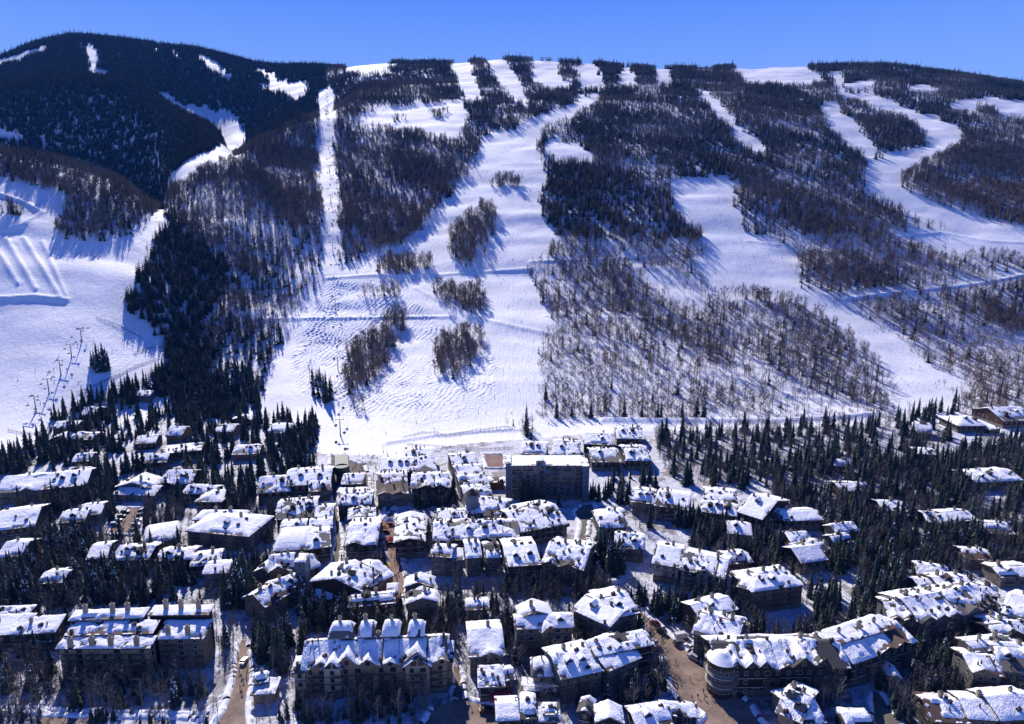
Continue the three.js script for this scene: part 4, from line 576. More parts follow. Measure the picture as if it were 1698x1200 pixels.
building('lodge', 'narrow snowy roof strip with a dark gap in the left row', 'lodge', 'the narrow left-row lodge', [V(463, 884, 508, 880, 866, 11, 'gx', 0.25, { wall: 'brown', sp: 1 }), V(512, 880, 552, 876, 862, 11, 'gx', 0.25, { wall: 'brown', sp: 1 })]);
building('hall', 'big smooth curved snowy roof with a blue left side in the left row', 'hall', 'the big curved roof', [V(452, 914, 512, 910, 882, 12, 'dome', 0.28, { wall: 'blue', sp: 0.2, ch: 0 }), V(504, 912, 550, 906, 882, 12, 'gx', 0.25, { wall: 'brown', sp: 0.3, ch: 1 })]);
building('lodge', 'lumpy snow-covered lodge with a blue glazed bay across the market street from the flat shop', 'lodge', 'the lumpy-roofed lodge', [V(624, 822, 678, 818, 784, 11, 'gx', 0.28, { wall: 'grey', sp: 1.5, ch: 2, cg: [[-0.5, 10, 0.4], [0.4, 8, 0.4]] })]);
building('lodge', 'lodge with clustered white roofs over a dark facade, right of the lumpy roof', 'lodge', 'the clustered-roof lodge', [V(680, 810, 746, 808, 786, 12, 'gx', 0.28, { wall: 'brown', sp: 1.6, ch: 2, cg: [[-0.2, 10, 0.4], [0.5, 9, 0.4]] })]);
building('lodge', 'snow-buried lodge with large smooth drifts nearest the lift plaza', 'lodge', 'the snow-buried lodge', [V(628, 784, 690, 782, 758, 9, 'gx', 0.25, { wall: 'tan', sp: 0.4, ch: 1 }), V(684, 786, 726, 782, 756, 10, 'gx', 0.25, { wall: 'tan', sp: 0.8 }), V(668, 764, 720, 762, 744, 11, 'gx', 0.25, { wall: 'tan', sp: 0.8 })]);
building('hotel', 'stacked tiers of white roofs running down from the slope, left of the tall block', 'hotel', 'the tiered white roofs', [V(770, 828, 818, 824, 806, 12, 'gx', 0.3, { wall: 'pale', sp: 2, ch: 2 }), V(762, 808, 812, 804, 788, 12, 'gx', 0.28, { wall: 'pale', sp: 2.4, ch: 2, win: 0, bal: 0 }), V(756, 790, 804, 786, 772, 12, 'gx', 0.28, { wall: 'pale', sp: 2.4, ch: 2, win: 0, bal: 0 }), V(750, 772, 794, 768, 752, 12, 'gx', 0.28, { wall: 'tan', sp: 0.8, ch: 1 })]);
building('shop', 'low brown and cream building on the plaza just left of the tall block', 'shop', 'the plaza building', [V(804, 800, 838, 800, 790, 7, 'flat', 0, { wall: 'orange', ch: 0 })]);
// ---- left
building('lodge', 'long slate-and-snow lodge with a small white cross gable, far left', 'lodge', 'the far-left long lodge', [V(-10, 818, 72, 812, 790, 11, 'gx', 0.3, { wall: 'tan', sp: 0.3, cg: [[0.3, 8, 0.5]] }), V(68, 812, 144, 804, 782, 11.5, 'gx', 0.3, { wall: 'tan', sp: 0.6, ch: 2 })]);
building('lodge', 'white-roofed lodge at the left edge below the long lodge', 'lodge', 'the left edge white lodge', [V(-20, 882, 58, 872, 846, 10, 'gx', 0.3, { wall: 'brown', sp: 0.6 })]);
building('house', 'slanted bluish roof house left of the parking lot', 'house', 'the slanted bluish roof', [V(94, 868, 140, 864, 848, 9, 'gx', 0.3, { wall: 'brown', sp: 0.8 }), V(128, 856, 168, 852, 836, 9, 'gx', 0.3, { wall: 'grey', sp: 1 })]);
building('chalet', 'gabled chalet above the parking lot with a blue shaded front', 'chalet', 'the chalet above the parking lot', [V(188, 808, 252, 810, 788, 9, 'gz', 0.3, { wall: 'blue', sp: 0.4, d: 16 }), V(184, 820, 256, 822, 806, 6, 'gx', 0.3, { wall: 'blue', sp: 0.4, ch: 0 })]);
building('chalet', 'cluster of small snow-heaped chalets right of the gabled chalet', 'chalet', 'the snow-heaped chalets', [V(264, 804, 318, 802, 780, 9, 'gx', 0.4, { wall: 'dark', sp: 1.4, cg: [[-0.6, 8, 0.5]] }), V(300, 818, 352, 820, 806, 8, 'gx', 0.3, { wall: 'brown', sp: 0.8 }), V(322, 832, 368, 832, 814, 8, 'hip', 0.35, { wall: 'brown', sp: 0.6 })]);
building('hotel', 'large hip-roofed hotel with a broad facade of small windows, left of centre', 'hotel', 'the large hip-roofed hotel', [V(306, 880, 413, 890, 858, 12, 'hip', 0.28, { wall: 'grey', st: 4, ch: 1, sp: 0.4 }), V(318, 862, 402, 862, 848, 11, 'hip', 0.35, { wall: 'grey', ch: 2, win: 0, bal: 0 })]);
building('garage', 'low building under a smooth crescent of snow right of the parking lot', 'garage', 'the crescent snow roof', [V(236, 902, 298, 892, 874, 5, 'dome', 0.25, { wall: 'red', ch: 0, bal: 0, sp: 0.2 })]);
building('lodge', 'white-roofed terrace row below the parking lot, left part', 'lodge', 'the left terrace row', [V(182, 930, 246, 928, 908, 9, 'gx', 0.28, { wall: 'dark', sp: 0.8, ch: 2 }), V(142, 928, 178, 924, 904, 8, 'gx', 0.3, { wall: 'brown', sp: 1.6 })]);
building('lodge', 'white-roofed terrace row below the parking lot, right part with stepped ends', 'lodge', 'the right terrace row', [V(256, 930, 318, 928, 912, 9, 'gx', 0.28, { wall: 'dark', sp: 1.2, ch: 1 }), V(314, 940, 366, 934, 918, 9, 'gx', 0.28, { wall: 'dark', sp: 1.4 }), V(334, 952, 378, 950, 934, 10, 'gx', 0.28, { wall: 'blue', sp: 0.8 })]);
building('house', 'small white roof at the left edge under tall conifers', 'house', 'the left edge small roof', [V(-8, 924, 34, 922, 900, 8, 'gx', 0.35, { wall: 'tan', sp: 1 })]);
for (const [l, s, q] of [
  ['snowy-roofed house at the forest edge under the left ski hill', 'the forest-edge house', V(78, 730, 116, 730, 714, 6, 'gz', 0.4, { wall: 'brown', d: 12 })],
  ['grey-roofed house touching the forest-edge house', 'the grey forest-edge house', V(116, 728, 152, 729, 718, 6, 'gx', 0.3, { wall: 'brown' })],
  ['narrow white-roofed house at the top of the left forest', 'the narrow forest house', V(128, 688, 156, 688, 675, 6, 'gx', 0.35, { wall: 'dark' })],
  ['house with a dark blue front at the forest top near the fence line', 'the dark blue house', V(222, 656, 248, 656, 648, 7, 'gx', 0.3, { wall: 'blue' })],
  ['long low white roofs along the lower edge of the left ski hill', 'the long low hill-edge house', V(86, 710, 128, 708, 699, 6, 'gx', 0.3, { wall: 'dark', sp: 1.6 })],
  ['blue-roofed house with yellow lit corner amid dark conifers', 'the blue-roofed house', V(273, 722, 302, 722, 707, 7, 'gx', 0.45, { wall: 'ochre', sp: 0.2 })],
  ['house with a pale strip of roof left of the blue-roofed house', 'the pale strip house', V(222, 736, 258, 734, 722, 6, 'gx', 0.3, { wall: 'dark' })],
  ['flat modern house with dark horizontal bands below the blue roof', 'the flat modern house', V(268, 752, 334, 746, 736, 8, 'flat', 0, { wall: 'dark', sp: 2 })],
  ['white-roofed house at the upper right of the left forest', 'the upper forest house', V(382, 696, 416, 696, 684, 6, 'gz', 0.3, { wall: 'brown', d: 10 })],
  ['house with a rounded white roof near the right end of the forest', 'the rounded forest house', V(440, 718, 480, 718, 704, 6, 'dome', 0.3, { wall: 'pale', sp: 0.2 })],
  ['wide white roof low among the conifers left of the lift plaza', 'the wide forest roof', V(384, 754, 430, 752, 738, 6, 'gx', 0.3, { wall: 'tan', sp: 0.8 })],
  ['lilac-grey roofed house in the middle of the left forest', 'the lilac-grey roof', V(354, 716, 386, 716, 704, 7, 'gx', 0.3, { wall: 'tan', sp: 0.3 })],
  ['white slanting roof above the far-left long lodge', 'the slanting roof above the long lodge', V(108, 788, 144, 786, 776, 7, 'gx', 0.4, { wall: 'brown' })],
  ['small white roof in the conifers above the gabled chalet', 'the small roof in the conifers', V(118, 766, 150, 764, 752, 6, 'gx', 0.35, { wall: 'brown', sp: 1 })],
  ['snow-capped house between the conifers above the snow-heaped chalets', 'the snow-capped forest house', V(238, 768, 276, 766, 752, 7, 'gx', 0.35, { wall: 'brown', sp: 1.2 })],
]) building('house', l, 'house', s, [q]);
for (const [l, s, q] of [
  ['half-hidden white roof at the right edge of the wood, level with the wood roof row', 'the half-hidden edge roof', V(1640, 884, 1684, 886, 868, 8, 'gx', 0.3, { wall: 'brown', sp: 1 })],
  ['small snowy roof among trees just above the pale stepped roofs', 'the roof above the pale stepped roofs', V(1600, 926, 1648, 930, 912, 8, 'gx', 0.3, { wall: 'grey', sp: 1.2 })],
  ['low snowy roof in the wood between the lone wood house and the wood roof row', 'the mid-wood roof', V(1462, 846, 1506, 848, 832, 8, 'gx', 0.3, { wall: 'brown', sp: 1 })],
  ['long snowy roof high on the right edge above the wood, with dark layered decks', 'the layered-deck roof', V(1618, 800, 1698, 796, 782, 8, 'gx', 0.25, { wall: 'dark', sp: 1.4 })],
  ['snowy roof tucked in the bare trees right of the pointed-roof lodge', 'the tucked roof', V(1206, 884, 1248, 888, 868, 9, 'gx', 0.3, { wall: 'tan', sp: 1 })],
  ['small snow-roofed house right of the pale hotel under bare trees', 'the small bare-tree house', V(1210, 936, 1250, 932, 916, 8, 'gx', 0.35, { wall: 'brown', sp: 1 })],
  ['snowy roof at the right edge above the right edge rows', 'the upper right edge roof', V(1660, 958, 1720, 956, 940, 8, 'gx', 0.3, { wall: 'tan', sp: 0.8 })],
  ['small white roof beside the brown street opposite the rounded white roof', 'the streetside white roof', V(948, 926, 978, 932, 914, 7, 'gx', 0.3, { wall: 'brown', sp: 0.8, ch: 0 })],
  ['small snowy roof between the wide low-gabled hotel and the L-roofed lodge', 'the in-between roof', V(772, 1012, 812, 1010, 996, 7, 'gx', 0.3, { wall: 'grey', sp: 1 })],
  ['small snow-covered roof below the left terrace row among conifers', 'the conifer terrace roof', V(60, 968, 104, 966, 950, 7, 'gx', 0.3, { wall: 'brown', sp: 1 })],
]) building('house', l, 'house', s, [q]);
// ---- on the mountain
building('lift_hut', 'dark lift station hut with a snowy roof standing alone on the left ski hill', 'hut', 'the hill hut', [V(137, 545, 158, 545, 538, 6, 'gx', 0.3, { wall: 'dark', bal: 0, d: 10 })]);
building('cabin', 'low cabin with an orange-brown roof in the aspens above the mogul field', 'cabin', 'the orange-brown cabin', [V(434, 476, 464, 475, 472, 4, 'gx', 0.3, { wall: 'orange', snow: 0.1, bal: 0, sp: 6, d: 8 })]);
building('lift_station', 'white lift station building where the upper run leaves the trees', 'lift station', 'the upper lift station', [V(876, 200, 892, 200, 195, 8, 'gx', 0.3, { wall: 'dark', bal: 0, d: 14 })]);

// ------------------------------------------------------------------ roads, squares and parking (sheets a few centimetres above the snow)
const gravelTint = noiseTex(256, (u, v) => { const n = 0.4 * tnoise(u, v, 6) + 0.35 * tnoise(u, v, 23) + 0.25 * tnoise(u, v, 90), k = 0.62 + 0.42 * n; return [k, k * 0.985, k * 0.96]; }, true); gravelTint.repeat.set(1 / 26, 1 / 26);
const ROAD = std(0.36, 0.265, 0.215, 0.95, { map: gravelTint, bumpMap: roofBump, bumpScale: 0.05 }), PAVER = std(0.34, 0.21, 0.17, 0.9, { map: gravelTint }), LANE = std(0.21, 0.19, 0.15, 0.95, { map: gravelTint }), BANKSNOW = new THREE.MeshStandardMaterial({ color: lin(0.84, 0.84, 0.87), roughness: 0.8, bumpMap: snowBump, bumpScale: 0.4 });
const ROADPOLYS = [];
let roadY = 0.10;
function road(name, label, mat, poly) {
  const pts = poly.map(([u, v]) => onPlane(u, v, 0)), s = new THREE.Shape(pts.map(p => new THREE.Vector2(p.x, -p.z)));
  const g = new THREE.ShapeGeometry(s); g.rotateX(-Math.PI / 2); roadY += 0.012; g.translate(0, roadY, 0);
  const P = g.attributes.position, U = new Float32Array(P.count * 2); for (let i = 0; i < P.count; i++) { U[i * 2] = P.getX(i); U[i * 2 + 1] = P.getZ(i); } g.setAttribute('uv', new THREE.BufferAttribute(U, 2)); g.computeVertexNormals();
  tag(topMesh(name, g, mat), label, null, null, 'structure'); ROADPOLYS.push(pts.map(p => [p.x, p.z]));
  // ploughed snow along the edges
  const B = []; const r = rng(ROADPOLYS.length * 913);
  for (let i = 0; i < pts.length; i++) {
    const a = pts[i], b = pts[(i + 1) % pts.length], L = a.distanceTo(b); if (L < 9) continue; const n = Math.ceil(L / 1.3), dir = b.clone().sub(a).divideScalar(L), nx = dir.z, nz = -dir.x;
    const sec = k => { const q = a.clone().addScaledVector(dir, L * k / n), hh = 0.5 + 0.55 * Math.abs(noise(q.x / 4, q.z / 4)) + 0.35 * r(), o = 0.5 * noise(q.x / 3 + 50, q.z / 3); return [-1.3, -0.6, 0.1, 0.9, 1.6].map((w, j) => [q.x + nx * (w + o), [0, 0.75, 1, 0.7, -0.1][j] * hh + 0.05, q.z + nz * (w + o)]); };
    let p = sec(0); for (let k = 1; k <= n; k++) { const q = sec(k); if (r() < 0.9) for (let j = 0; j < 4; j++) { tri(B, p[j], p[j + 1], q[j + 1]); tri(B, p[j], q[j + 1], q[j]); } p = q; }
  }
  if (B.length) { const g2 = mergeVertices(geoOf(B), 0.01); g2.deleteAttribute('normal'); g2.computeVertexNormals(); tag(topMesh('snow_bank', g2, BANKSNOW), 'ploughed snow heaped along ' + label, null, null, 'structure'); }
}
road('road', 'the wide brown road on the right of the foreground', ROAD, [[1058, 1022], [1090, 1034], [1140, 1076], [1182, 1110], [1240, 1163], [1275, 1210], [1140, 1210], [1168, 1186], [1115, 1152], [1100, 1095], [1072, 1048]]);
road('road', 'the narrower upper part of the brown road', ROAD, [[957, 892], [975, 888], [985, 928], [1012, 962], [1040, 990], [1090, 1033], [1060, 1024], [1010, 986], [984, 958], [964, 930]]);
road('road', 'the shaded turning circle east of the tall block', LANE, [[962, 838], [985, 836], [992, 850], [978, 864], [974, 889], [957, 892], [962, 866], [950, 850]]);
road('road', 'the brown lane between the chimney lodge and the hotel', ROAD, [[393, 1062], [413, 1062], [420, 1110], [413, 1172], [416, 1212], [345, 1212], [370, 1178], [386, 1122]]);
road('road', 'the brown street at the bottom centre', ROAD, [[747, 1106], [766, 1104], [772, 1160], [832, 1168], [862, 1178], [862, 1212], [690, 1212], [716, 1174], [754, 1162]]);
road('market_street', 'the brick market street in the middle of the village', PAVER, [[640, 838], [653, 838], [664, 905], [675, 975], [664, 1004], [656, 1030], [640, 1030], [650, 978], [643, 940], [636, 900], [628, 865]]);
road('street', 'the shaded lane left of the market street', LANE, [[549, 824], [560, 824], [569, 902], [561, 950], [545, 992], [528, 990], [547, 932], [555, 890]]);
road('plaza', 'the trampled plaza round the lift station', LANE, [[547, 752], [604, 770], [612, 790], [618, 840], [640, 838], [650, 842], [628, 866], [612, 830], [604, 806], [562, 808], [560, 824], [549, 824]]);
road('parking_lot', 'the brown parking lot on the left', ROAD, [[206, 842], [240, 842], [235, 856], [222, 887], [176, 885], [190, 862]]);
road('plaza', 'the brown plaza left of the tall block', PAVER, [[800, 752], [836, 754], [838, 776], [806, 776]]);
road('road', 'the grey path at the bottom right', LANE, [[1440, 1148], [1464, 1150], [1500, 1212], [1446, 1212]]);
road('parking_strip', 'the tan parking strip at the bottom left edge', ROAD, [[70, 1186], [150, 1188], [150, 1212], [70, 1212]]);
road('road', 'the dark service road along the bottom left edge', LANE, [[-30, 1174], [60, 1175], [180, 1180], [345, 1184], [345, 1190], [180, 1187], [60, 1182], [-30, 1180]]);
const onRoad = (x, z, m = 0) => ROADPOLYS.some(p => inPoly(x, z, p));
const inFoot = (x, z, m = 0.6) => FOOT.some(f => { const dx = x - f.x, dz = z - f.z; return Math.abs(dx * f.ex.x + dz * f.ex.z) < f.w + m && Math.abs(dx * f.ez.x + dz * f.ez.z) < f.d + m; });

// ------------------------------------------------------------------ trees of the village
const NS = [0, 1, 2, 3].map(s => spruceCrown(700 + s * 13, 15, 9, 0.155 + 0.015 * (s % 3))), NST = stickGeo(0.016, 0.006, 0.35, 5);
const NA = [0, 1, 2, 3].map(s => twigCrown(800 + s * 17, 17, 0.24, 0.0062, 0.26)), NAT = stickGeo(0.016, 0.004, 0.9, 5);
// snow lying on the boughs of a spruce
function boughSnow(seed, n) { const r = rng(seed), P = []; for (let i = 0; i < n; i++) { const k = r() * 0.85, y = 0.14 + 0.8 * k, a = r() * 6.283, L = 0.13 * Math.pow(1 - k, 0.85) * (0.5 + 0.5 * r()), w = 0.012 + 0.02 * r() * (1 - k), x = Math.cos(a) * L, z = Math.sin(a) * L, s = Math.sin(a), c = Math.cos(a); const A = [x - s * w, y, z + c * w], B = [x + s * w, y, z - c * w], T = [x * 0.5, y + 0.03, z * 0.5], O = [x * 1.25, y - 0.025, z * 1.25]; tri(P, A, B, T); tri(P, A, O, B); } return geoOf(P); }
const NSS = [0, 1].map(s => boughSnow(61 + s, 44)), NEEDLE3 = std(0.045, 0.062, 0.034, 0.95);
// open snowy lawns and paths between the trees
const OPEN = [[[1246, 1006], [1345, 1000], [1352, 1050], [1270, 1050]], [[1392, 955], [1420, 950], [1412, 1020], [1390, 1030]], [[272, 972], [366, 968], [366, 1004], [300, 1004]], [[320, 1098], [392, 1100], [384, 1152], [330, 1152]], [[1085, 975], [1190, 985], [1180, 1005], [1085, 1000]], [[985, 962], [1060, 965], [1090, 1000], [1040, 990]]];
const TREES = { s: [], a: [] };
const addTree = (k, x, z, h, y) => TREES[k].push({ x, z, h, y: y ?? H(x, -z) });
{
  const r = rng(991);
  const grove = (ns, na, poly, h0 = 11, h1 = 19, even = 0) => {
    const us = poly.map(p => p[0]), vs = poly.map(p => p[1]), u0 = Math.min(...us), u1 = Math.max(...us), v0 = Math.min(...vs), v1 = Math.max(...vs);
    for (const [k, n] of [['s', ns], ['a', na]]) for (let i = 0, t = 0; i < n && t < n * 30; t++) {
      const u = lerp(u0, u1, r()), v = lerp(v0, v1, r()); if (!inPoly(u, v, poly) || OPEN.some(q => inPoly(u, v, q))) continue; const g = ground(u, v); if (fbm(g.x / 24 + 8, g.z / 24, 2) + (k === 's' ? 0.06 : 0.14) < 0.25 * r() - 0.1 - even) continue; if (inFoot(g.x, g.z, 1.2) || onRoad(g.x, g.z)) continue;
      if (TREES[k].some(q => (q.x - g.x) ** 2 + (q.z - g.z) ** 2 < (k === 's' ? 4 : 4))) continue;
      addTree(k, g.x, g.z, k === 's' ? lerp(h0 * 0.55, h1 * 1.04, Math.pow(r(), 0.75)) : lerp(5.5, 12.5, r()), g.y); i++;
    }
  };
  grove(430, 120, [[-20, 745], [30, 745], [60, 706], [130, 676], [205, 648], [275, 615], [300, 690], [420, 690], [445, 682], [525, 702], [530, 775], [430, 795], [400, 860], [290, 800], [200, 785], [150, 790], [40, 785], [-20, 795]], 12, 19);
  grove(110, 20, [[255, 640], [300, 600], [420, 620], [440, 690], [300, 700]], 13, 20);
  grove(14, 8, [[148, 790], [200, 780], [188, 850], [150, 850]]); grove(16, 8, [[360, 800], [420, 800], [425, 840], [405, 860], [370, 845]], 12, 18);
  grove(130, 130, [[0, 930], [140, 900], [185, 950], [250, 945], [340, 975], [330, 1003], [100, 1008], [0, 1012]], 11, 18, 0.2); grove(40, 50, [[50, 870], [180, 890], [300, 900], [306, 940], [60, 940]], 8, 14, 0.2); grove(50, 50, [[60, 812], [190, 800], [190, 870], [60, 868]], 8, 15, 0.2); grove(26, 60, [[240, 840], [310, 835], [300, 875], [240, 880]], 7, 12, 0.2); grove(16, 40, [[415, 865], [455, 850], [450, 960], [415, 960]], 8, 14, 0.2); grove(24, 6, [[372, 880], [428, 890], [422, 1012], [388, 1035], [368, 970]], 15, 21);
  grove(22, 16, [[416, 1012], [482, 1010], [482, 1060], [465, 1135], [425, 1125]], 11, 17); grove(34, 4, [[500, 1002], [572, 992], [596, 1044], [500, 1052]], 11, 16); grove(12, 24, [[-10, 1055], [88, 1062], [90, 1130], [-10, 1128]], 7, 12);
  grove(26, 60, [[60, 1130], [380, 1120], [400, 1165], [60, 1170]], 5, 9); grove(16, 40, [[480, 1138], [740, 1132], [748, 1162], [480, 1166]], 5, 8.5); grove(36, 40, [[420, 1165], [690, 1168], [680, 1199], [420, 1199]], 5, 9); grove(30, 22, [[0, 1186], [345, 1192], [345, 1206], [0, 1206]], 3, 6);
  grove(18, 4, [[592, 1012], [662, 1012], [664, 1052], [600, 1050]], 9, 14); grove(8, 22, [[735, 985], [840, 985], [842, 1045], [742, 1045]], 9, 13); grove(6, 12, [[725, 975], [765, 990], [760, 1060], [744, 1060]], 10, 15);
  grove(16, 18, [[840, 970], [980, 965], [1004, 990], [940, 1000], [850, 992]], 8, 13); grove(30, 4, [[850, 795], [960, 795], [1000, 820], [960, 842], [870, 836]], 11, 16); grove(26, 4, [[985, 880], [1018, 880], [1074, 940], [1078, 958], [1010, 958], [985, 922]], 12, 19);
  grove(36, 30, [[1045, 845], [1215, 858], [1210, 904], [1090, 902], [1050, 872]], 10, 16); grove(30, 8, [[980, 775], [1080, 775], [1090, 815], [1045, 835], [990, 845]], 9, 15);
  grove(300, 850, [[1085, 712], [1480, 702], [1580, 725], [1490, 800], [1300, 835], [1235, 812], [1130, 805], [1090, 765]], 9, 18, 0.25); grove(400, 900, [[1265, 830], [1480, 780], [1698, 720], [1720, 960], [1560, 934], [1420, 905], [1300, 860]], 10, 18, 0.25);
  grove(90, 10, [[1345, 925], [1490, 912], [1502, 1000], [1410, 1042], [1335, 1022], [1340, 960]], 11, 17); grove(36, 26, [[1205, 895], [1340, 895], [1332, 944], [1210, 944]], 9, 15); grove(34, 16, [[1086, 985], [1222, 976], [1240, 1030], [1146, 1040], [1080, 1022]], 9, 15);
  grove(46, 26, [[1390, 1098], [1525, 1078], [1560, 1160], [1480, 1199], [1412, 1165]], 8, 13); grove(24, 30, [[1520, 1055], [1606, 1045], [1620, 1150], [1540, 1165]], 7, 12); grove(20, 10, [[645, 812], [752, 808], [756, 842], [690, 848]], 10, 15); grove(2, 34, [[428, 880], [452, 850], [444, 962], [418, 962]], 8, 12); grove(4, 18, [[706, 850], [716, 850], [728, 940], [708, 920]], 9, 12);
  grove(8, 16, [[1064, 1092], [1098, 1090], [1118, 1140], [1080, 1150]], 6, 9); grove(4, 18, [[825, 706], [884, 702], [884, 728], [825, 728]], 8, 12); grove(26, 12, [[1478, 682], [1590, 665], [1600, 700], [1500, 722]], 10, 19); grove(10, 40, [[1560, 640], [1698, 640], [1698, 690], [1590, 690]], 7, 12); grove(20, 14, [[1430, 1170], [1300, 1175], [1290, 1130], [1400, 1120]], 6, 10);
  grove(14, 6, [[330, 890], [420, 892], [415, 925], [380, 925], [370, 905]], 8, 13); grove(10, 6, [[440, 920], [550, 915], [530, 955], [470, 960]], 7, 11); grove(10, 4, [[664, 1010], [740, 1005], [735, 1060], [680, 1060]], 8, 13); grove(20, 14, [[940, 960], [1060, 990], [1070, 1010], [960, 1000]], 7, 12); grove(14, 4, [[220, 795], [300, 802], [300, 838], [245, 836]], 9, 14);
  for (const [u, v, h] of [[153, 607, 16], [158, 613, 20], [163, 610, 25], [168, 616, 24], [173, 612, 26], [178, 615, 23], [181, 612, 19], [161, 618, 17]]) { const g = ground(u, v); addTree('s', g.x, g.z, h, g.y); TREES.s[TREES.s.length - 1].own = ['tall dark spruce in the lone clump on the open left ski hill', 'spruces of the lone clump on the left hill']; }
  for (const [u, v, h] of [[905, 662, 15], [923, 692, 19], [1004, 676, 14], [1035, 690, 17], [1064, 692, 15], [1096, 694, 17], [1155, 690, 22], [1167, 692, 23], [980, 692, 14], [1130, 695, 16], [948, 690, 12], [1082, 664, 12], [1014, 645, 12], [542, 668, 30], [538, 662, 24], [548, 664, 22], [873, 716, 24], [520, 655, 17], [1380, 780, 20], [1370, 775, 22]]) { const g = ground(u, v); addTree('s', g.x, g.z, h, g.y); TREES.s[TREES.s.length - 1].own = ['slender dark spruce standing in the open snow at the slope foot', 'single spruces along the slope foot']; }
  grove(90, 260, [[0, 800], [640, 800], [640, 1000], [420, 1190], [0, 1190]], 7, 14); grove(80, 230, [[640, 980], [1060, 900], [1100, 1199], [700, 1199]], 7, 13); grove(110, 260, [[1080, 860], [1300, 900], [1698, 940], [1698, 1199], [1280, 1199]], 7, 14);
  // individuals first, nearest first; the rest in the distance as one wood
  const whereIs = t => { let b = null, bd = 1e9; for (const q of BUILDINGS) { const d = (q.x - t.x) ** 2 + (q.z - t.z) ** 2; if (d < bd) { bd = d; b = q; } } const dx = t.x - b.x, dz = t.z - b.z; return (Math.abs(dx) > Math.abs(dz) * 1.2 ? (dx < 0 ? 'left of ' : 'right of ') : dz > 0 ? 'in front of ' : 'behind ') + b.short; };
  const M = new THREE.Matrix4(), Q = new THREE.Quaternion(), UP = new THREE.Vector3(0, 1, 0);
  for (const [kind, kindName, name, crown, trunk, cm, tm, limit] of [['s', 'dark spruce', 'spruce_tree', NS, NST, [NEEDLE, NEEDLE2, NEEDLE3], BARK, 300], ['a', 'bare grey tree', 'bare_tree', NA, NAT, [TWIG, TWIG2], PALEBARK, 300]]) {
    const L = TREES[kind].sort((p, q) => (q.own ? 1e6 : 0) - (p.own ? 1e6 : 0) || q.z / q.h - p.z / p.h || q.z - p.z).sort((p, q) => (q.own ? 1 : 0) - (p.own ? 1 : 0) || (q.h / -q.z) - (p.h / -p.z));
    const protos = crown.flatMap((c, i) => cm.map((m, j) => { const g = new THREE.Group(); part('crown', c, m, g); part('trunk', trunk, tm, g); if (kind === 's' && (i + j) % 2) part('bough_snow', NSS[j % 2], ROOFSNOW, g); return g; }));
    L.slice(0, limit).forEach((t, i) => {
      const o = protos[Math.floor(r() * protos.length)].clone(); o.name = numbered(name); o.position.set(t.x, t.y, t.z); o.rotation.y = r() * 6.283; const w = 0.75 + 0.65 * r() * r(); o.scale.set(t.h * w, t.h, t.h * w); scene.add(o);
      const s = whereIs(t), size = t.h > (kind === 's' ? 14.5 : 9.5) ? 'tall' : t.h < (kind === 's' ? 9 : 7) ? 'small' : 'middling', dust = kind === 's' && o.children.length > 2 ? ' snow-dusted' : ''; tag(o, t.own ? t.own[0] : size + dust + ' ' + kindName + ' ' + s, 'tree', t.own ? t.own[1] : size + dust + (kind === 's' ? ' spruces ' : ' bare trees ') + s);
    });
    const rest = L.slice(limit), byGeo = crown.map(() => []); rest.forEach((t, i) => byGeo[i % crown.length].push(t));
    byGeo.forEach((b, i) => {
      if (!b.length) return; const im = new THREE.InstancedMesh(mergeGeometries([crown[i], trunk]), cm[i % 2], b.length);
      b.forEach((t, k) => { const w = 0.85 + 0.35 * r(); im.setMatrixAt(k, M.compose(new THREE.Vector3(t.x, t.y, t.z), Q.setFromAxisAngle(UP, r() * 6.283), new THREE.Vector3(t.h * w, t.h, t.h * w))); });
      im.castShadow = im.receiveShadow = true; im.name = numbered(kind === 's' ? 'spruce_wood' : 'bare_wood'); tag(im, kind === 's' ? 'more distant dark spruces among the upper village houses' : 'more distant bare trees among the upper village houses', 'wood', null, 'stuff'); scene.add(im);
    });
    console.log(kind, L.length);
  }
  // low shrubs and clumps poking through the village snow
  const P = [], n0 = 6500; const im = new THREE.InstancedMesh(FB, TWIG, n0); let n = 0;
  for (let t = 0; t < 60000 && n < n0; t++) { const u = lerp(-20, 1720, r()), v = lerp(740, 1200, Math.pow(r(), 0.6)), g = onPlane(u, v, 0); if (inFoot(g.x, g.z, 0.3) || onRoad(g.x, g.z)) continue; if (fbm(g.x / 30, g.z / 30, 2) < -0.15) continue; const h = 0.8 + 1.9 * r(); im.setMatrixAt(n++, M.compose(new THREE.Vector3(g.x, g.y - 0.1, g.z), Q.setFromAxisAngle(UP, r() * 6.283), new THREE.Vector3(h, h, h))); }
  im.count = n; im.name = 'low_shrubs'; im.castShadow = im.receiveShadow = true; tag(im, 'low leafless shrubs poking through the snow between the village buildings', 'shrubs', null, 'stuff'); scene.add(im);
}

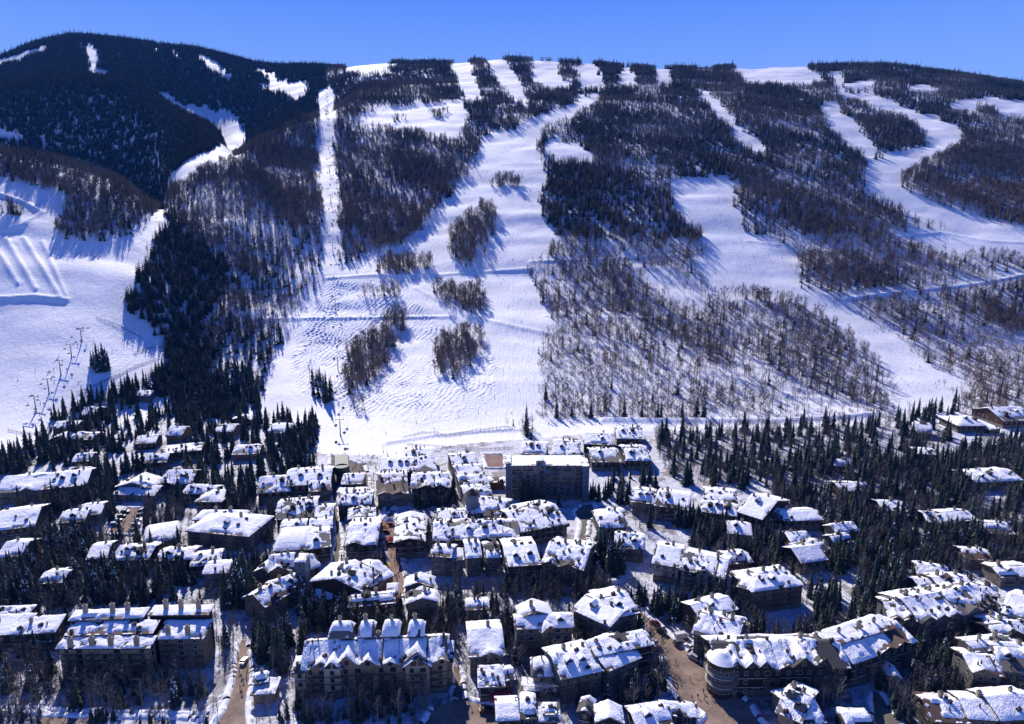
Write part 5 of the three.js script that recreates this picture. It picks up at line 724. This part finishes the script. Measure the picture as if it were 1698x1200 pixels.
// ------------------------------------------------------------------ mogul field: wind-packed bumps on the open slope
{
  const poly = [[545, 458], [640, 470], [700, 500], [740, 540], [810, 560], [840, 600], [830, 650], [780, 690], [700, 705], [600, 690], [540, 690], [480, 650], [470, 590], [500, 530]], pw = poly.map(([u, v]) => { const g = ground(u, v); return [g.x, g.z]; });
  const xs = pw.map(p => p[0]), zs = pw.map(p => p[1]), x0 = Math.min(...xs), x1 = Math.max(...xs), z0 = Math.min(...zs), z1 = Math.max(...zs), st = 1.25, nx = Math.ceil((x1 - x0) / st), nz = Math.ceil((z1 - z0) / st);
  const edge = (x, z) => { let b = 1e9; for (let i = 0, j = pw.length - 1; i < pw.length; j = i++) { const dx = pw[i][0] - pw[j][0], dz = pw[i][1] - pw[j][1], k = clamp(((x - pw[j][0]) * dx + (z - pw[j][1]) * dz) / (dx * dx + dz * dz), 0, 1); b = Math.min(b, Math.hypot(x - pw[j][0] - dx * k, z - pw[j][1] - dz * k)); } return inPoly(x, z, pw) ? b : -b; };
  const P = [], U = [], I = [], id = new Int32Array((nx + 1) * (nz + 1)).fill(-1); let n = 0;
  for (let j = 0; j <= nz; j++) for (let i = 0; i <= nx; i++) {
    const x = x0 + i * st, z = z0 + j * st, e = edge(x, z); if (e < -3) continue;
    const wx = x + 5 * noise(x / 13, z / 13), wz = z + 5 * noise(x / 14 + 40, z / 14), big = 0.5 + 0.7 * fbm(x / 35, z / 35, 2) + 0.35 * noise(x / 7, z / 7);
    const m = (0.5 + 0.5 * Math.sin(wx * 1.25 + wz * 0.45)) * (0.5 + 0.5 * Math.sin(wz * 1.5 - wx * 0.5)) * 1.5, k = sstep(0, 12, e);
    P.push(x, H(x, -z) + (e < 0.5 ? -0.5 : 0.06 + k * clamp(big, 0.1, 1) * 1.25 * m), z); U.push(x, -z); id[j * (nx + 1) + i] = n++;
  }
  for (let j = 0; j < nz; j++) for (let i = 0; i < nx; i++) { const a = id[j * (nx + 1) + i], b = id[j * (nx + 1) + i + 1], c = id[(j + 1) * (nx + 1) + i], d = id[(j + 1) * (nx + 1) + i + 1]; if (a >= 0 && b >= 0 && c >= 0 && d >= 0) I.push(a, c, b, b, c, d); }
  const g = new THREE.BufferGeometry(); g.setAttribute('position', new THREE.BufferAttribute(new Float32Array(P), 3)); g.setAttribute('uv', new THREE.BufferAttribute(new Float32Array(U), 2)); g.setIndex(I); g.computeVertexNormals();
  tag(topMesh('mogul_slope', g, SNOW), 'bumpy mogul field on the open slope above the lift station', null, null, 'structure');
}

// ------------------------------------------------------------------ ski lifts
const STEEL = std(0.16, 0.17, 0.18, 0.5, { metalness: 0.6 }), GREEN = std(0.006, 0.03, 0.026, 0.6), CABIN = std(0.10, 0.13, 0.17, 0.3), DARK = std(0.02, 0.02, 0.022, 0.7), WHITE = std(0.8, 0.8, 0.8, 0.6);
function cable(name, label, pts, r) { const c = new THREE.CatmullRomCurve3(pts); tag(topMesh(name, new THREE.TubeGeometry(c, pts.length * 6, r, 5), STEEL), label, 'cable', null); return c; }
const towerProto = (() => { const g = new THREE.Group(); part('pole', new THREE.CylinderGeometry(0.3, 0.5, 13, 10).translate(0, 6.5, 0), STEEL, g); part('crossarm', mergeGeometries([box(6.6, 0.5, 0.5, 0, 13), box(0.3, 1.5, 0.3, -3.2, 13.4), box(0.3, 1.5, 0.3, 3.2, 13.4)]), STEEL, g); for (const s of [-1, 1]) part('sheave_train', mergeGeometries([0, 1, 2, 3].map(i => new THREE.CylinderGeometry(0.25, 0.25, 0.15, 10).rotateZ(Math.PI / 2).translate(s * 3, 12.6, -0.9 + i * 0.6))), DARK, g); part('footing', new THREE.CylinderGeometry(0.8, 0.9, 0.8, 10), WALLS.stone, g); return g; })();
const cabinProto = (() => { const g = new THREE.Group(); part('hanger', mergeGeometries([box(0.1, 2, 0.1, 0, -0.9), box(0.5, 0.15, 0.3, 0, 0.05)]), STEEL, g); const b = part('cabin', new THREE.SphereGeometry(1.15, 14, 10).scale(0.95, 1, 1).translate(0, -2.9, 0), CABIN, g); part('window', new THREE.CylinderGeometry(1.14, 1.17, 0.9, 14, 1, true).scale(0.95, 1, 1).translate(0, -2.75, 0), GLASS, b); return g; })();
const chairProto = (() => { const g = new THREE.Group(); part('hanger', mergeGeometries([box(0.08, 2.2, 0.08, 0, -1), box(0.4, 0.12, 0.3)]), STEEL, g); part('seat', mergeGeometries([box(2.2, 0.12, 0.55, 0, -2.2, 0.2), box(2.2, 0.1, 0.06, 0, -2.7, 0.55)]), DARK, g); part('backrest', box(2.2, 0.7, 0.1, 0, -1.8, -0.1), DARK, g); return g; })();
function lift(kindLabel, A, B, nT, carrier, nC, carName, carLabel, carCat, carGroup, gauge) {
  const dir = B.clone().sub(A).setY(0).normalize(), sidev = new THREE.Vector3(-dir.z, 0, dir.x), yaw = Math.atan2(dir.x, dir.z), tops = [];
  for (let i = 0; i < nT; i++) { const k = (i + 0.35) / nT, x = lerp(A.x, B.x, k), z = lerp(A.z, B.z, k), y = H(x, -z), t = towerProto.clone(); t.name = numbered('lift_tower'); t.position.set(x, y - 0.3, z); t.rotation.y = yaw; scene.add(t); tag(t, 'steel lift tower with a crossarm on ' + kindLabel, 'lift tower', 'towers of ' + kindLabel); tops.push(new THREE.Vector3(x, y + 12.8, z)); }
  const P = [new THREE.Vector3(A.x, A.y + 6.5, A.z), ...tops, new THREE.Vector3(B.x, B.y + 5, B.z)];
  for (const s of [-1, 1]) {
    const c = cable('lift_cable', (s < 0 ? 'first' : 'second') + ' haul rope of ' + kindLabel + ', ' + (s > 0 ? 'left' : 'right') + ' side going uphill', P.map(p => p.clone().addScaledVector(sidev, s * gauge)), 0.04);
    for (let i = 0; i < nC; i++) { const p = c.getPoint((i + (s > 0 ? 0.3 : 0.75)) / nC), o = carrier.clone(); o.name = numbered(carName); o.position.copy(p); o.rotation.y = yaw + (s > 0 ? 0 : Math.PI); scene.add(o); let bi = 0; tops.forEach((q, k) => { if (q.distanceTo(p) < tops[bi].distanceTo(p)) bi = k; }); const nth = ['first', 'second', 'third', 'fourth', 'fifth', 'sixth', 'seventh', 'eighth', 'ninth', 'tenth', 'eleventh', 'twelfth', 'thirteenth'][bi], sd = s > 0 ? 'left' : 'right'; tag(o, carLabel + ', ' + sd + ' rope, by the ' + nth + ' tower from below', carCat, carGroup + ', ' + sd + ' rope, ' + nth + ' tower'); }
  }
}
const G1 = ground(566, 762), G2 = ground(541, 152), L1 = ground(52, 692), L2 = ground(146, 548);
lift('the lift line cut through the central aspens', G1, G2, 13, cabinProto, 26, 'gondola_cabin', 'dark gondola cabin on the central line', 'gondola cabin', 'gondola cabins on the central line', 3);
lift('the chairlift on the left ski hill', L1, L2, 5, chairProto, 9, 'lift_chair', 'dark chair on the left hill', 'lift chair', 'chairs of the left hill chairlift', 3);
{ // terminal at the plaza: a dark green hall with rounded ends on posts, white entry hoods
  const o = new THREE.Group(); o.name = 'lift_terminal'; const p = onPlane(568, 788, 0); o.position.copy(p); o.rotation.y = Math.atan2(G2.x - G1.x, G2.z - G1.z); scene.add(o);
  const s = new THREE.Shape(); s.absarc(0, 9, 4.1, 0, Math.PI, true); s.moveTo(-4.1, -9); s.absarc(0, -9, 4.1, Math.PI, 2 * Math.PI); s.lineTo(4.1, 9); s.absarc(0, 9, 4.1, 0, Math.PI); const e = new THREE.ExtrudeGeometry(s, { depth: 4.2, bevelEnabled: true, bevelSize: 0.5, bevelThickness: 0.5, bevelSegments: 3 }); e.rotateX(-Math.PI / 2); part('housing', e.translate(0, 5.2, 0), GREEN, o);
  part('rib', mergeGeometries([-8, -4, 0, 4, 8].map(z => box(9.4, 4.6, 0.25, 0, 7.4, z))), STEEL, o);
  for (const [x, z] of [[-2.5, -7], [2.5, -7], [-2.5, 0], [2.5, 0], [-2.5, 7], [2.5, 7]]) part('post', new THREE.CylinderGeometry(0.35, 0.4, 5.6, 10).translate(x, 2.8, z), STEEL, o);
  part('entry_hood', new THREE.CylinderGeometry(3.2, 3.2, 7, 14, 1, true, 0, Math.PI).rotateX(Math.PI / 2).rotateZ(Math.PI / 2).scale(1, 0.7, 1).translate(0, 7.5, 16), WHITE, o);
  part('platform', box(13, 0.6, 26, 0, 0.3, 0), WALLS.stone, o);
  tag(o, 'dark green rounded lift terminal on posts on the plaza at the slope foot', 'lift terminal');
}
// ------------------------------------------------------------------ rope fences on the slopes
function fence(label, pts, hgt = 1.5) {
  const P = []; for (let i = 0; i < pts.length - 1; i++) { const L = Math.hypot(pts[i + 1][0] - pts[i][0], pts[i + 1][1] - pts[i][1]), n = Math.max(1, Math.round(L / 7)); for (let k = 0; k < n; k++) P.push([lerp(pts[i][0], pts[i + 1][0], k / n), lerp(pts[i][1], pts[i + 1][1], k / n)]); } P.push(pts[pts.length - 1]);
  const W = P.map(([u, v]) => { const g = ground(u, v); g.y = H(g.x, -g.z); return g; }), o = new THREE.Group(); o.name = numbered('snow_fence'); o.position.copy(W[0]); scene.add(o); const q = [];
  const post = new THREE.CylinderGeometry(0.09, 0.09, hgt + 0.6, 5);
  W.forEach((w, i) => { const p = part('post', post, DARK, o); p.position.copy(w).sub(W[0]).setY(w.y - W[0].y + hgt / 2); if (i) { const a = W[i - 1].clone().sub(W[0]), b = w.clone().sub(W[0]); for (const f of [0.25, 0.5, 0.75, 1]) limb(q, [a.x, a.y + hgt * f, a.z], [b.x, b.y + hgt * f, b.z], 0.07, 0.07, 3); } });
  part('netting', geoOf(q), DARK, o); tag(o, label, 'fence');
}
fence('long dark rope fence slanting across the left ski hill above the forest', [[128, 654], [180, 630], [230, 606], [277, 590]]);
fence('dark rope fence just above the left forest edge', [[160, 655], [200, 646], [236, 632], [262, 622]]);
fence('dark rope fence descending from the lift hut toward the ravine', [[160, 527], [196, 540], [236, 561]]);
fence('short dark rope fence near the ravine on the left hill', [[222, 586], [250, 578], [276, 576]]);
fence('curved dark rope fence right of the lift plaza', [[668, 728], [700, 718], [740, 724], [790, 716], [850, 712]]);
fence('dark rope fence along the slope foot behind the snow-buried lodge', [[676, 738], [740, 742], [800, 746], [850, 744]]);
fence('dark rope fence round the chairlift base on the left hill', [[14, 714], [50, 722], [86, 712], [106, 700]]);

// ------------------------------------------------------------------ people: one continuous body each, jacket, trousers, skin and hat by colour
const personGeo = pose => {
  const bones = pose === 'walk'
    ? [[0, .98, 0, 0, 1.42, .02, .15, .17], [0, 1.42, .02, 0, 1.58, .03, .07, .06], [0, 1.66, .04, 0, 1.72, .05, .1, .1], [.1, .95, 0, .12, .5, .16, .1, .07], [.12, .5, .16, .13, .08, .1, .065, .05], [.13, .06, .1, .14, .05, .26, .05, .045], [-.1, .95, 0, -.12, .5, -.06, .1, .07], [-.12, .5, -.06, -.13, .1, -.28, .065, .05], [-.13, .06, -.28, -.13, .05, -.14, .05, .045], [.2, 1.38, 0, .27, 1.08, -.1, .065, .055], [.27, 1.08, -.1, .26, .84, .02, .05, .04], [-.2, 1.38, 0, -.27, 1.08, .12, .065, .055], [-.27, 1.08, .12, -.25, .86, .24, .05, .04]]
    : [[0, .98, 0, 0, 1.42, 0, .15, .17], [0, 1.42, 0, 0, 1.58, .01, .07, .06], [0, 1.66, .02, 0, 1.72, .03, .1, .1], [.1, .95, 0, .12, .5, .04, .1, .07], [.12, .5, .04, .13, .08, 0, .065, .05], [.13, .06, 0, .15, .05, .16, .05, .045], [-.1, .95, 0, -.12, .5, .04, .1, .07], [-.12, .5, .04, -.13, .08, 0, .065, .05], [-.13, .06, 0, -.15, .05, .16, .05, .045], [.2, 1.38, 0, .28, 1.08, .02, .065, .055], [.28, 1.08, .02, .24, .86, .14, .05, .04], [-.2, 1.38, 0, -.28, 1.08, .02, .065, .055], [-.28, 1.08, .02, -.24, .86, .14, .05, .04]];
  const N = 44, mc = new MarchingCubes(N, new THREE.MeshBasicMaterial(), false, false, 30000), S = 1.9; mc.isolation = 0;
  for (let k = 0; k < N; k++) for (let j = 0; j < N; j++) for (let i = 0; i < N; i++) {
    const x = (i / N - 0.5) * S, y = j / N * S - 0.05, z = (k / N - 0.5) * S; let f = 0;
    for (const [ax, ay, az, bx, by, bz, ra, rb] of bones) { const dx = bx - ax, dy = by - ay, dz = bz - az, t = clamp(((x - ax) * dx + (y - ay) * dy + (z - az) * dz) / (dx * dx + dy * dy + dz * dz), 0, 1), d = Math.hypot(x - ax - dx * t, y - ay - dy * t, z - az - dz * t) - lerp(ra, rb, t); f += Math.exp(-d * 26); }
    mc.field[i + j * N + k * N * N] = Math.log(f) / 26;
  }
  mc.update(); const n = mc.count, P = mc.positionArray.slice(0, n * 3), Nn = mc.normalArray.slice(0, n * 3); for (let i = 0; i < n; i++) { P[i * 3] *= S / 2; P[i * 3 + 1] = (P[i * 3 + 1] + 1) * S / 2 - 0.05; P[i * 3 + 2] *= S / 2; }
  const g = new THREE.BufferGeometry(); g.setAttribute('position', new THREE.BufferAttribute(P, 3)); g.setAttribute('normal', new THREE.BufferAttribute(Nn, 3)); return g;
};
const PG = { walk: personGeo('walk'), stand: personGeo('stand') }, PMAT = std(1, 1, 1, 0.85, { vertexColors: true });
const OUT = [['red', [.35, .03, .03], 'black', [.02, .02, .025]], ['blue', [.03, .10, .35], 'grey', [.12, .12, .13]], ['black', [.02, .02, .022], 'navy', [.03, .04, .10]], ['yellow', [.45, .32, .03], 'black', [.02, .02, .02]], ['green', [.04, .18, .07], 'brown', [.10, .07, .05]], ['white', [.6, .6, .6], 'black', [.02, .02, .02]], ['orange', [.5, .17, .03], 'grey', [.10, .10, .11]]];
const dressed = {}; for (const pose in PG) OUT.forEach(([j, jc, t, tc], i) => { const g = PG[pose].clone(), p = g.attributes.position, c = new Float32Array(p.count * 3); for (let k = 0; k < p.count; k++) { const y = p.getY(k), z = p.getZ(k), x = Math.abs(p.getX(k)); const col = y > 1.72 ? [.03, .03, .035] : y > 1.56 ? (z > 0.03 ? [.5, .3, .22] : [.06, .04, .03]) : y < 0.1 ? [.03, .025, .02] : (y > 0.9 || x > 0.2) ? jc : tc; c.set(col, k * 3); } g.setAttribute('color', new THREE.BufferAttribute(c, 3)); dressed[pose + i] = g; });
const skiGeo = mergeGeometries([-0.13, 0.13].map(x => box(0.09, 0.03, 1.7, x, 0.0, 0.1)));
{
  const r = rng(5150), put = (u, v, pose, where, group, ski) => {
    const g = ground(u, v), i = Math.floor(r() * OUT.length), o = new THREE.Group(); o.name = numbered('person'); g.y = onRoad(g.x, g.z) ? 0.22 : H(g.x, -g.z); o.position.copy(g); o.rotation.y = r() * 6.283; if (ski) o.rotation.y = 0.4 * (r() - 0.5); scene.add(o);
    part('body', dressed[pose + i], PMAT, o); if (ski) part('ski', skiGeo, DARK, o);
    tag(o, (pose === 'walk' ? 'person walking' : 'person standing') + ' in a ' + OUT[i][0] + ' jacket and ' + OUT[i][2] + ' trousers ' + where, 'person', OUT[i][0] + '-jacketed ' + group);
  };
  for (const [u, v] of [[1147, 1160], [1157, 1158], [1168, 1161], [1180, 1160], [1198, 1161], [1166, 1150], [1144, 1130], [1120, 1100], [1098, 1062], [1170, 1128]]) put(u, v, 'walk', 'on the wide brown road', 'people on the brown road');
  for (let i = 0; i < 24; i++) { const k = r(); put(lerp(646, 660, k) + (r() - 0.5) * 12, lerp(850, 1005, k), r() < 0.6 ? 'walk' : 'stand', 'in the brick market street', 'people in the market street'); }
  for (let i = 0; i < 10; i++) put(lerp(394, 412, r()), lerp(1075, 1160, r()), 'walk', 'on the lane by the chimney lodge', 'people on the left lane');
  for (let i = 0; i < 34; i++) put(lerp(585, 670, r()), lerp(742, 782, Math.pow(r(), 0.6)), 'stand', 'on skis at the lift plaza', 'skiers at the lift plaza', true);
  for (let i = 0; i < 16; i++) put(lerp(548, 604, r()), lerp(772, 822, r()), 'walk', 'on the trampled plaza', 'people on the trampled plaza');
  for (const [u, v] of [[1232, 412], [1250, 410], [1494, 628], [1505, 640], [1540, 648], [1556, 632], [860, 560], [845, 610], [830, 470], [850, 430], [760, 690], [720, 712], [690, 700], [820, 660], [640, 720], [860, 380], [870, 300], [840, 250]]) put(u, v, 'stand', 'skiing down an open run', 'skiers on the open runs', true);
  for (let i = 0; i < 60; i++) { const k = r(), u0 = lerp(880, 800, k), q = r(); if (q < 0.5) put(lerp(770, 890, r()), lerp(300, 700, k), 'stand', 'skiing down an open run', 'skiers on the open runs', true); else { const m = r(); put(lerp(1150, 1570, m) + (r() - 0.5) * 60, lerp(330, 650, m), 'stand', 'skiing down an open run', 'skiers on the open runs', true); } }
  for (let i = 0; i < 40; i++) put(lerp(20, 230, r()), lerp(560, 700, r()), 'stand', 'skiing on the left hill', 'skiers on the left hill', true);
}

// ------------------------------------------------------------------ vehicles
const TYRE = std(0.02, 0.02, 0.02, 0.9), RIM = std(0.3, 0.3, 0.32, 0.4, { metalness: 0.8 }), LAMP = std(0.7, 0.7, 0.72, 0.2), TAIL = std(0.35, 0.02, 0.02, 0.3);
const carMats = { black: std(.015, .015, .018, .25), white: std(.7, .7, .7, .3), silver: std(.35, .36, .38, .3), maroon: std(.10, .012, .02, .25), blue: std(.03, .07, .22, .25), grey: std(.10, .105, .11, .3) };
const profile = (pts, w, bev) => { const s = new THREE.Shape(pts.map(([x, y]) => new THREE.Vector2(x, y))), e = new THREE.ExtrudeGeometry(s, { depth: w - 2 * bev, bevelEnabled: true, bevelSize: bev, bevelThickness: bev, bevelSegments: 2 }); return e.translate(0, 0, -(w - 2 * bev) / 2); };
const bodies = {
  car: [profile([[-2.2, .45], [2.2, .45], [2.25, .8], [2.05, 1.0], [1.1, 1.08], [-1.9, 1.1], [-2.2, 1.0]], 1.8, .08), profile([[-1.8, 1.05], [1.05, 1.05], [.35, 1.55], [-1.2, 1.55]], 1.6, .06), [-1.35, 1.35], .34],
  suv: [profile([[-2.3, .5], [2.3, .5], [2.35, .95], [2.15, 1.15], [1.15, 1.25], [-2.2, 1.28], [-2.3, 1.1]], 1.95, .08), profile([[-2.15, 1.2], [1.1, 1.2], [.55, 1.85], [-2.0, 1.88]], 1.75, .06), [-1.45, 1.45], .4],
  van: [profile([[-2.8, .5], [2.7, .5], [2.75, 1.1], [2.1, 1.4], [1.5, 2.25], [-2.8, 2.3]], 2.05, .1), profile([[1.2, 1.4], [2.0, 1.4], [1.5, 2.05], [1.2, 2.05]], 2.08, .02), [-1.75, 1.75], .4],
};
const wheelG = {}; for (const rad of [.34, .4]) wheelG[rad] = [new THREE.CylinderGeometry(rad, rad, .24, 16).rotateX(Math.PI / 2), new THREE.CylinderGeometry(rad * .62, rad * .62, .26, 12).rotateX(Math.PI / 2)];
function vehicle(type, col, u, v, yaw, label, snowy, group) {
  const o = new THREE.Group(); o.name = numbered(type === 'van' ? 'parked_van' : 'parked_car'); const p = onPlane(u, v, 0.24); o.position.set(p.x, 0.24, p.z); o.rotation.y = yaw; scene.add(o);
  const [b, c, ax, rad] = bodies[type]; part('body', b, carMats[col], o); part('cabin_glass', c, GLASS, o); part('roof', type === 'van' ? box(3.6, .06, 1.8, -.9, 2.42) : type === 'suv' ? box(2.3, .06, 1.62, -.75, 1.96) : box(1.4, .05, 1.45, -.42, 1.62), snowy ? ROOFSNOW : carMats[col], o);
  if (snowy) part('snow_cap', new THREE.SphereGeometry(1, 12, 8).scale(type === 'car' ? .9 : 1.25, .22, .8).translate(type === 'car' ? -.42 : -.75, type === 'car' ? 1.6 : 1.93, 0), ROOFSNOW, o);
  for (const x of ax) for (const s of [-1, 1]) { const w = part('wheel', wheelG[rad][0], TYRE, o); w.position.set(x, rad, s * .84); part('rim', wheelG[rad][1], RIM, w); }
  for (const s of [-1, 1]) { part('headlight', box(.08, .16, .34, 2.3 + (type === 'van' ? .45 : 0), .82, s * .6), LAMP, o); part('tail_light', box(.08, .2, .26, -2.27 - (type === 'van' ? .6 : .1), .95, s * .66), TAIL, o); }
  tag(o, label, type === 'van' ? 'van' : 'car', group); return o;
}
const YR = 2.25;
vehicle('suv', 'black', 1096, 1048, YR, 'black car parked on the right verge of the brown road, fourth from the bottom');
vehicle('car', 'maroon', 1086, 1035, YR, 'dark red car parked on the right verge of the brown road');
vehicle('van', 'white', 1130, 1057, 0.3, 'white van pulled in beside the brown road below the black car');
vehicle('suv', 'grey', 1126, 1068, 0.35, 'dark grey car parked just below the white van');
vehicle('car', 'white', 1142, 1074, YR, 'white car nearest the dormered hotel beside the brown road');
vehicle('suv', 'silver', 1150, 1092, YR, 'silver car beside the brown road under the corner turret');
vehicle('car', 'black', 1018, 958, YR, 'black car on the narrow upper part of the brown road');
vehicle('suv', 'blue', 988, 934, 2.0, 'dark blue car near the top of the brown road');
vehicle('van', 'white', 1018, 968, 0.2, 'white van parked by the spruces at the upper brown road');
for (const [i, [t, c, u, v, s]] of [['suv', 'grey', 208, 850, 1], ['car', 'black', 202, 857, 1], ['car', 'silver', 196, 864, 1], ['suv', 'blue', 191, 871, 1], ['car', 'maroon', 236, 848, 1], ['suv', 'black', 234, 856, 0], ['car', 'white', 229, 864, 1], ['suv', 'grey', 226, 872, 1], ['car', 'blue', 222, 880, 0]].entries()) vehicle(t, c, u, v, 0.15 + 0.1 * (i % 3), c.replace('maroon', 'dark red') + (s ? ' snow-capped ' : ' ') + 'car on the ' + (i < 4 ? 'left' : 'right') + ' side of the parking lot, ' + ['topmost', 'second', 'third', 'lowest', 'topmost', 'second', 'third', 'fourth', 'lowest'][i], s);
for (const [i, [u, v]] of [[1072, 1052], [1081, 1066], [1090, 1080], [1170, 1104], [1186, 1122], [1204, 1137], [1222, 1152]].entries()) vehicle(i % 2 ? 'suv' : 'car', ['grey', 'white', 'black', 'blue', 'silver', 'maroon', 'black'][i], u, v, YR + 0.05 * (i % 3), ['dark grey', 'white', 'black', 'dark blue', 'silver', 'dark red', 'black'][i] + ' car parked along the ' + (i < 3 ? 'left' : 'lower right') + ' verge of the brown road, ' + ['topmost', 'second', 'third', 'topmost', 'second', 'third', 'lowest'][i], i % 3 === 1);
vehicle('car', 'silver', 405, 1098, 1.5, 'silver car on the lane right of the chimney lodge'); vehicle('suv', 'black', 758, 1150, 1.4, 'black car on the street at the bottom centre'); vehicle('car', 'maroon', 806, 1180, 0.1, 'dark red car on the street by the red awning');
// ------------------------------------------------------------------ market stalls
const canopyG = (() => { const P = [], a = 2.2, h = 1.2; const c = [[-a, 0, -a], [a, 0, -a], [a, 0, a], [-a, 0, a]]; for (let i = 0; i < 4; i++) { tri(P, c[i], [0, h, 0], c[(i + 1) % 4]); const d = c[i], e = c[(i + 1) % 4]; tri(P, d, e, [e[0], -0.35, e[2]]); tri(P, d, [e[0], -0.35, e[2]], [d[0], -0.35, d[2]]); } return geoOf(P); })();
for (const [u, v, col, nm] of [[640, 944, [.55, .45, .05], 'yellow'], [636, 925, [.7, .7, .7], 'white'], [648, 900, [.35, .04, .05], 'red'], [632, 895, [.6, .58, .5], 'cream'], [638, 880, [.4, .15, .04], 'orange'], [642, 962, [.06, .16, .10], 'green'], [646, 868, [.05, .12, .35], 'blue']]) {
  const o = new THREE.Group(); o.name = numbered('market_tent'); const p = onPlane(u, v, 0.2); o.position.copy(p); o.rotation.y = 0.2; scene.add(o);
  part('canopy', canopyG, std(...col, 0.9), o).position.y = 2.4; for (const x of [-2, 2]) for (const z of [-2, 2]) part('post', new THREE.CylinderGeometry(.05, .05, 2.4, 6).translate(x, 1.2, z), STEEL, o);
  part('counter', box(3.4, .9, .7, 0, .45, 1.4), WALLS.brown, o); tag(o, nm + ' pointed market tent in the brick market street', 'market tent');
}
// ------------------------------------------------------------------ street lamps along the roads (unlit by day)
const lampProto = (() => { const g = new THREE.Group(); part('pole', new THREE.CylinderGeometry(.07, .11, 4.6, 8).translate(0, 2.3, 0), DARK, g); part('arm', box(.06, .06, 1.0, 0, 4.55, .4), DARK, g); part('lantern', new THREE.CylinderGeometry(.26, .16, .5, 8).translate(0, 4.3, .85), LAMP, g); part('lantern_cap', new THREE.ConeGeometry(.32, .22, 8).translate(0, 4.66, .85), DARK, g); return g; })();
for (const [u, v, w] of [[1062, 1046, 'left kerb of the brown road, upper'], [1100, 1110, 'left kerb of the brown road, middle'], [1122, 1158, 'left kerb of the brown road, lower'], [1192, 1116, 'right kerb of the brown road'], [630, 905, 'left side of the market street, upper'], [646, 965, 'left side of the market street, lower'], [388, 1120, 'left side of the lane by the chimney lodge'], [418, 1108, 'right side of the lane by the chimney lodge'], [775, 1160, 'street at the bottom centre']]) { const o = lampProto.clone(); o.name = numbered('street_lamp'); const p = onPlane(u, v, 0.1); o.position.copy(p); scene.add(o); tag(o, 'dark unlit street lamp on the ' + w, 'street lamp'); }

renderer.render(scene, camera);
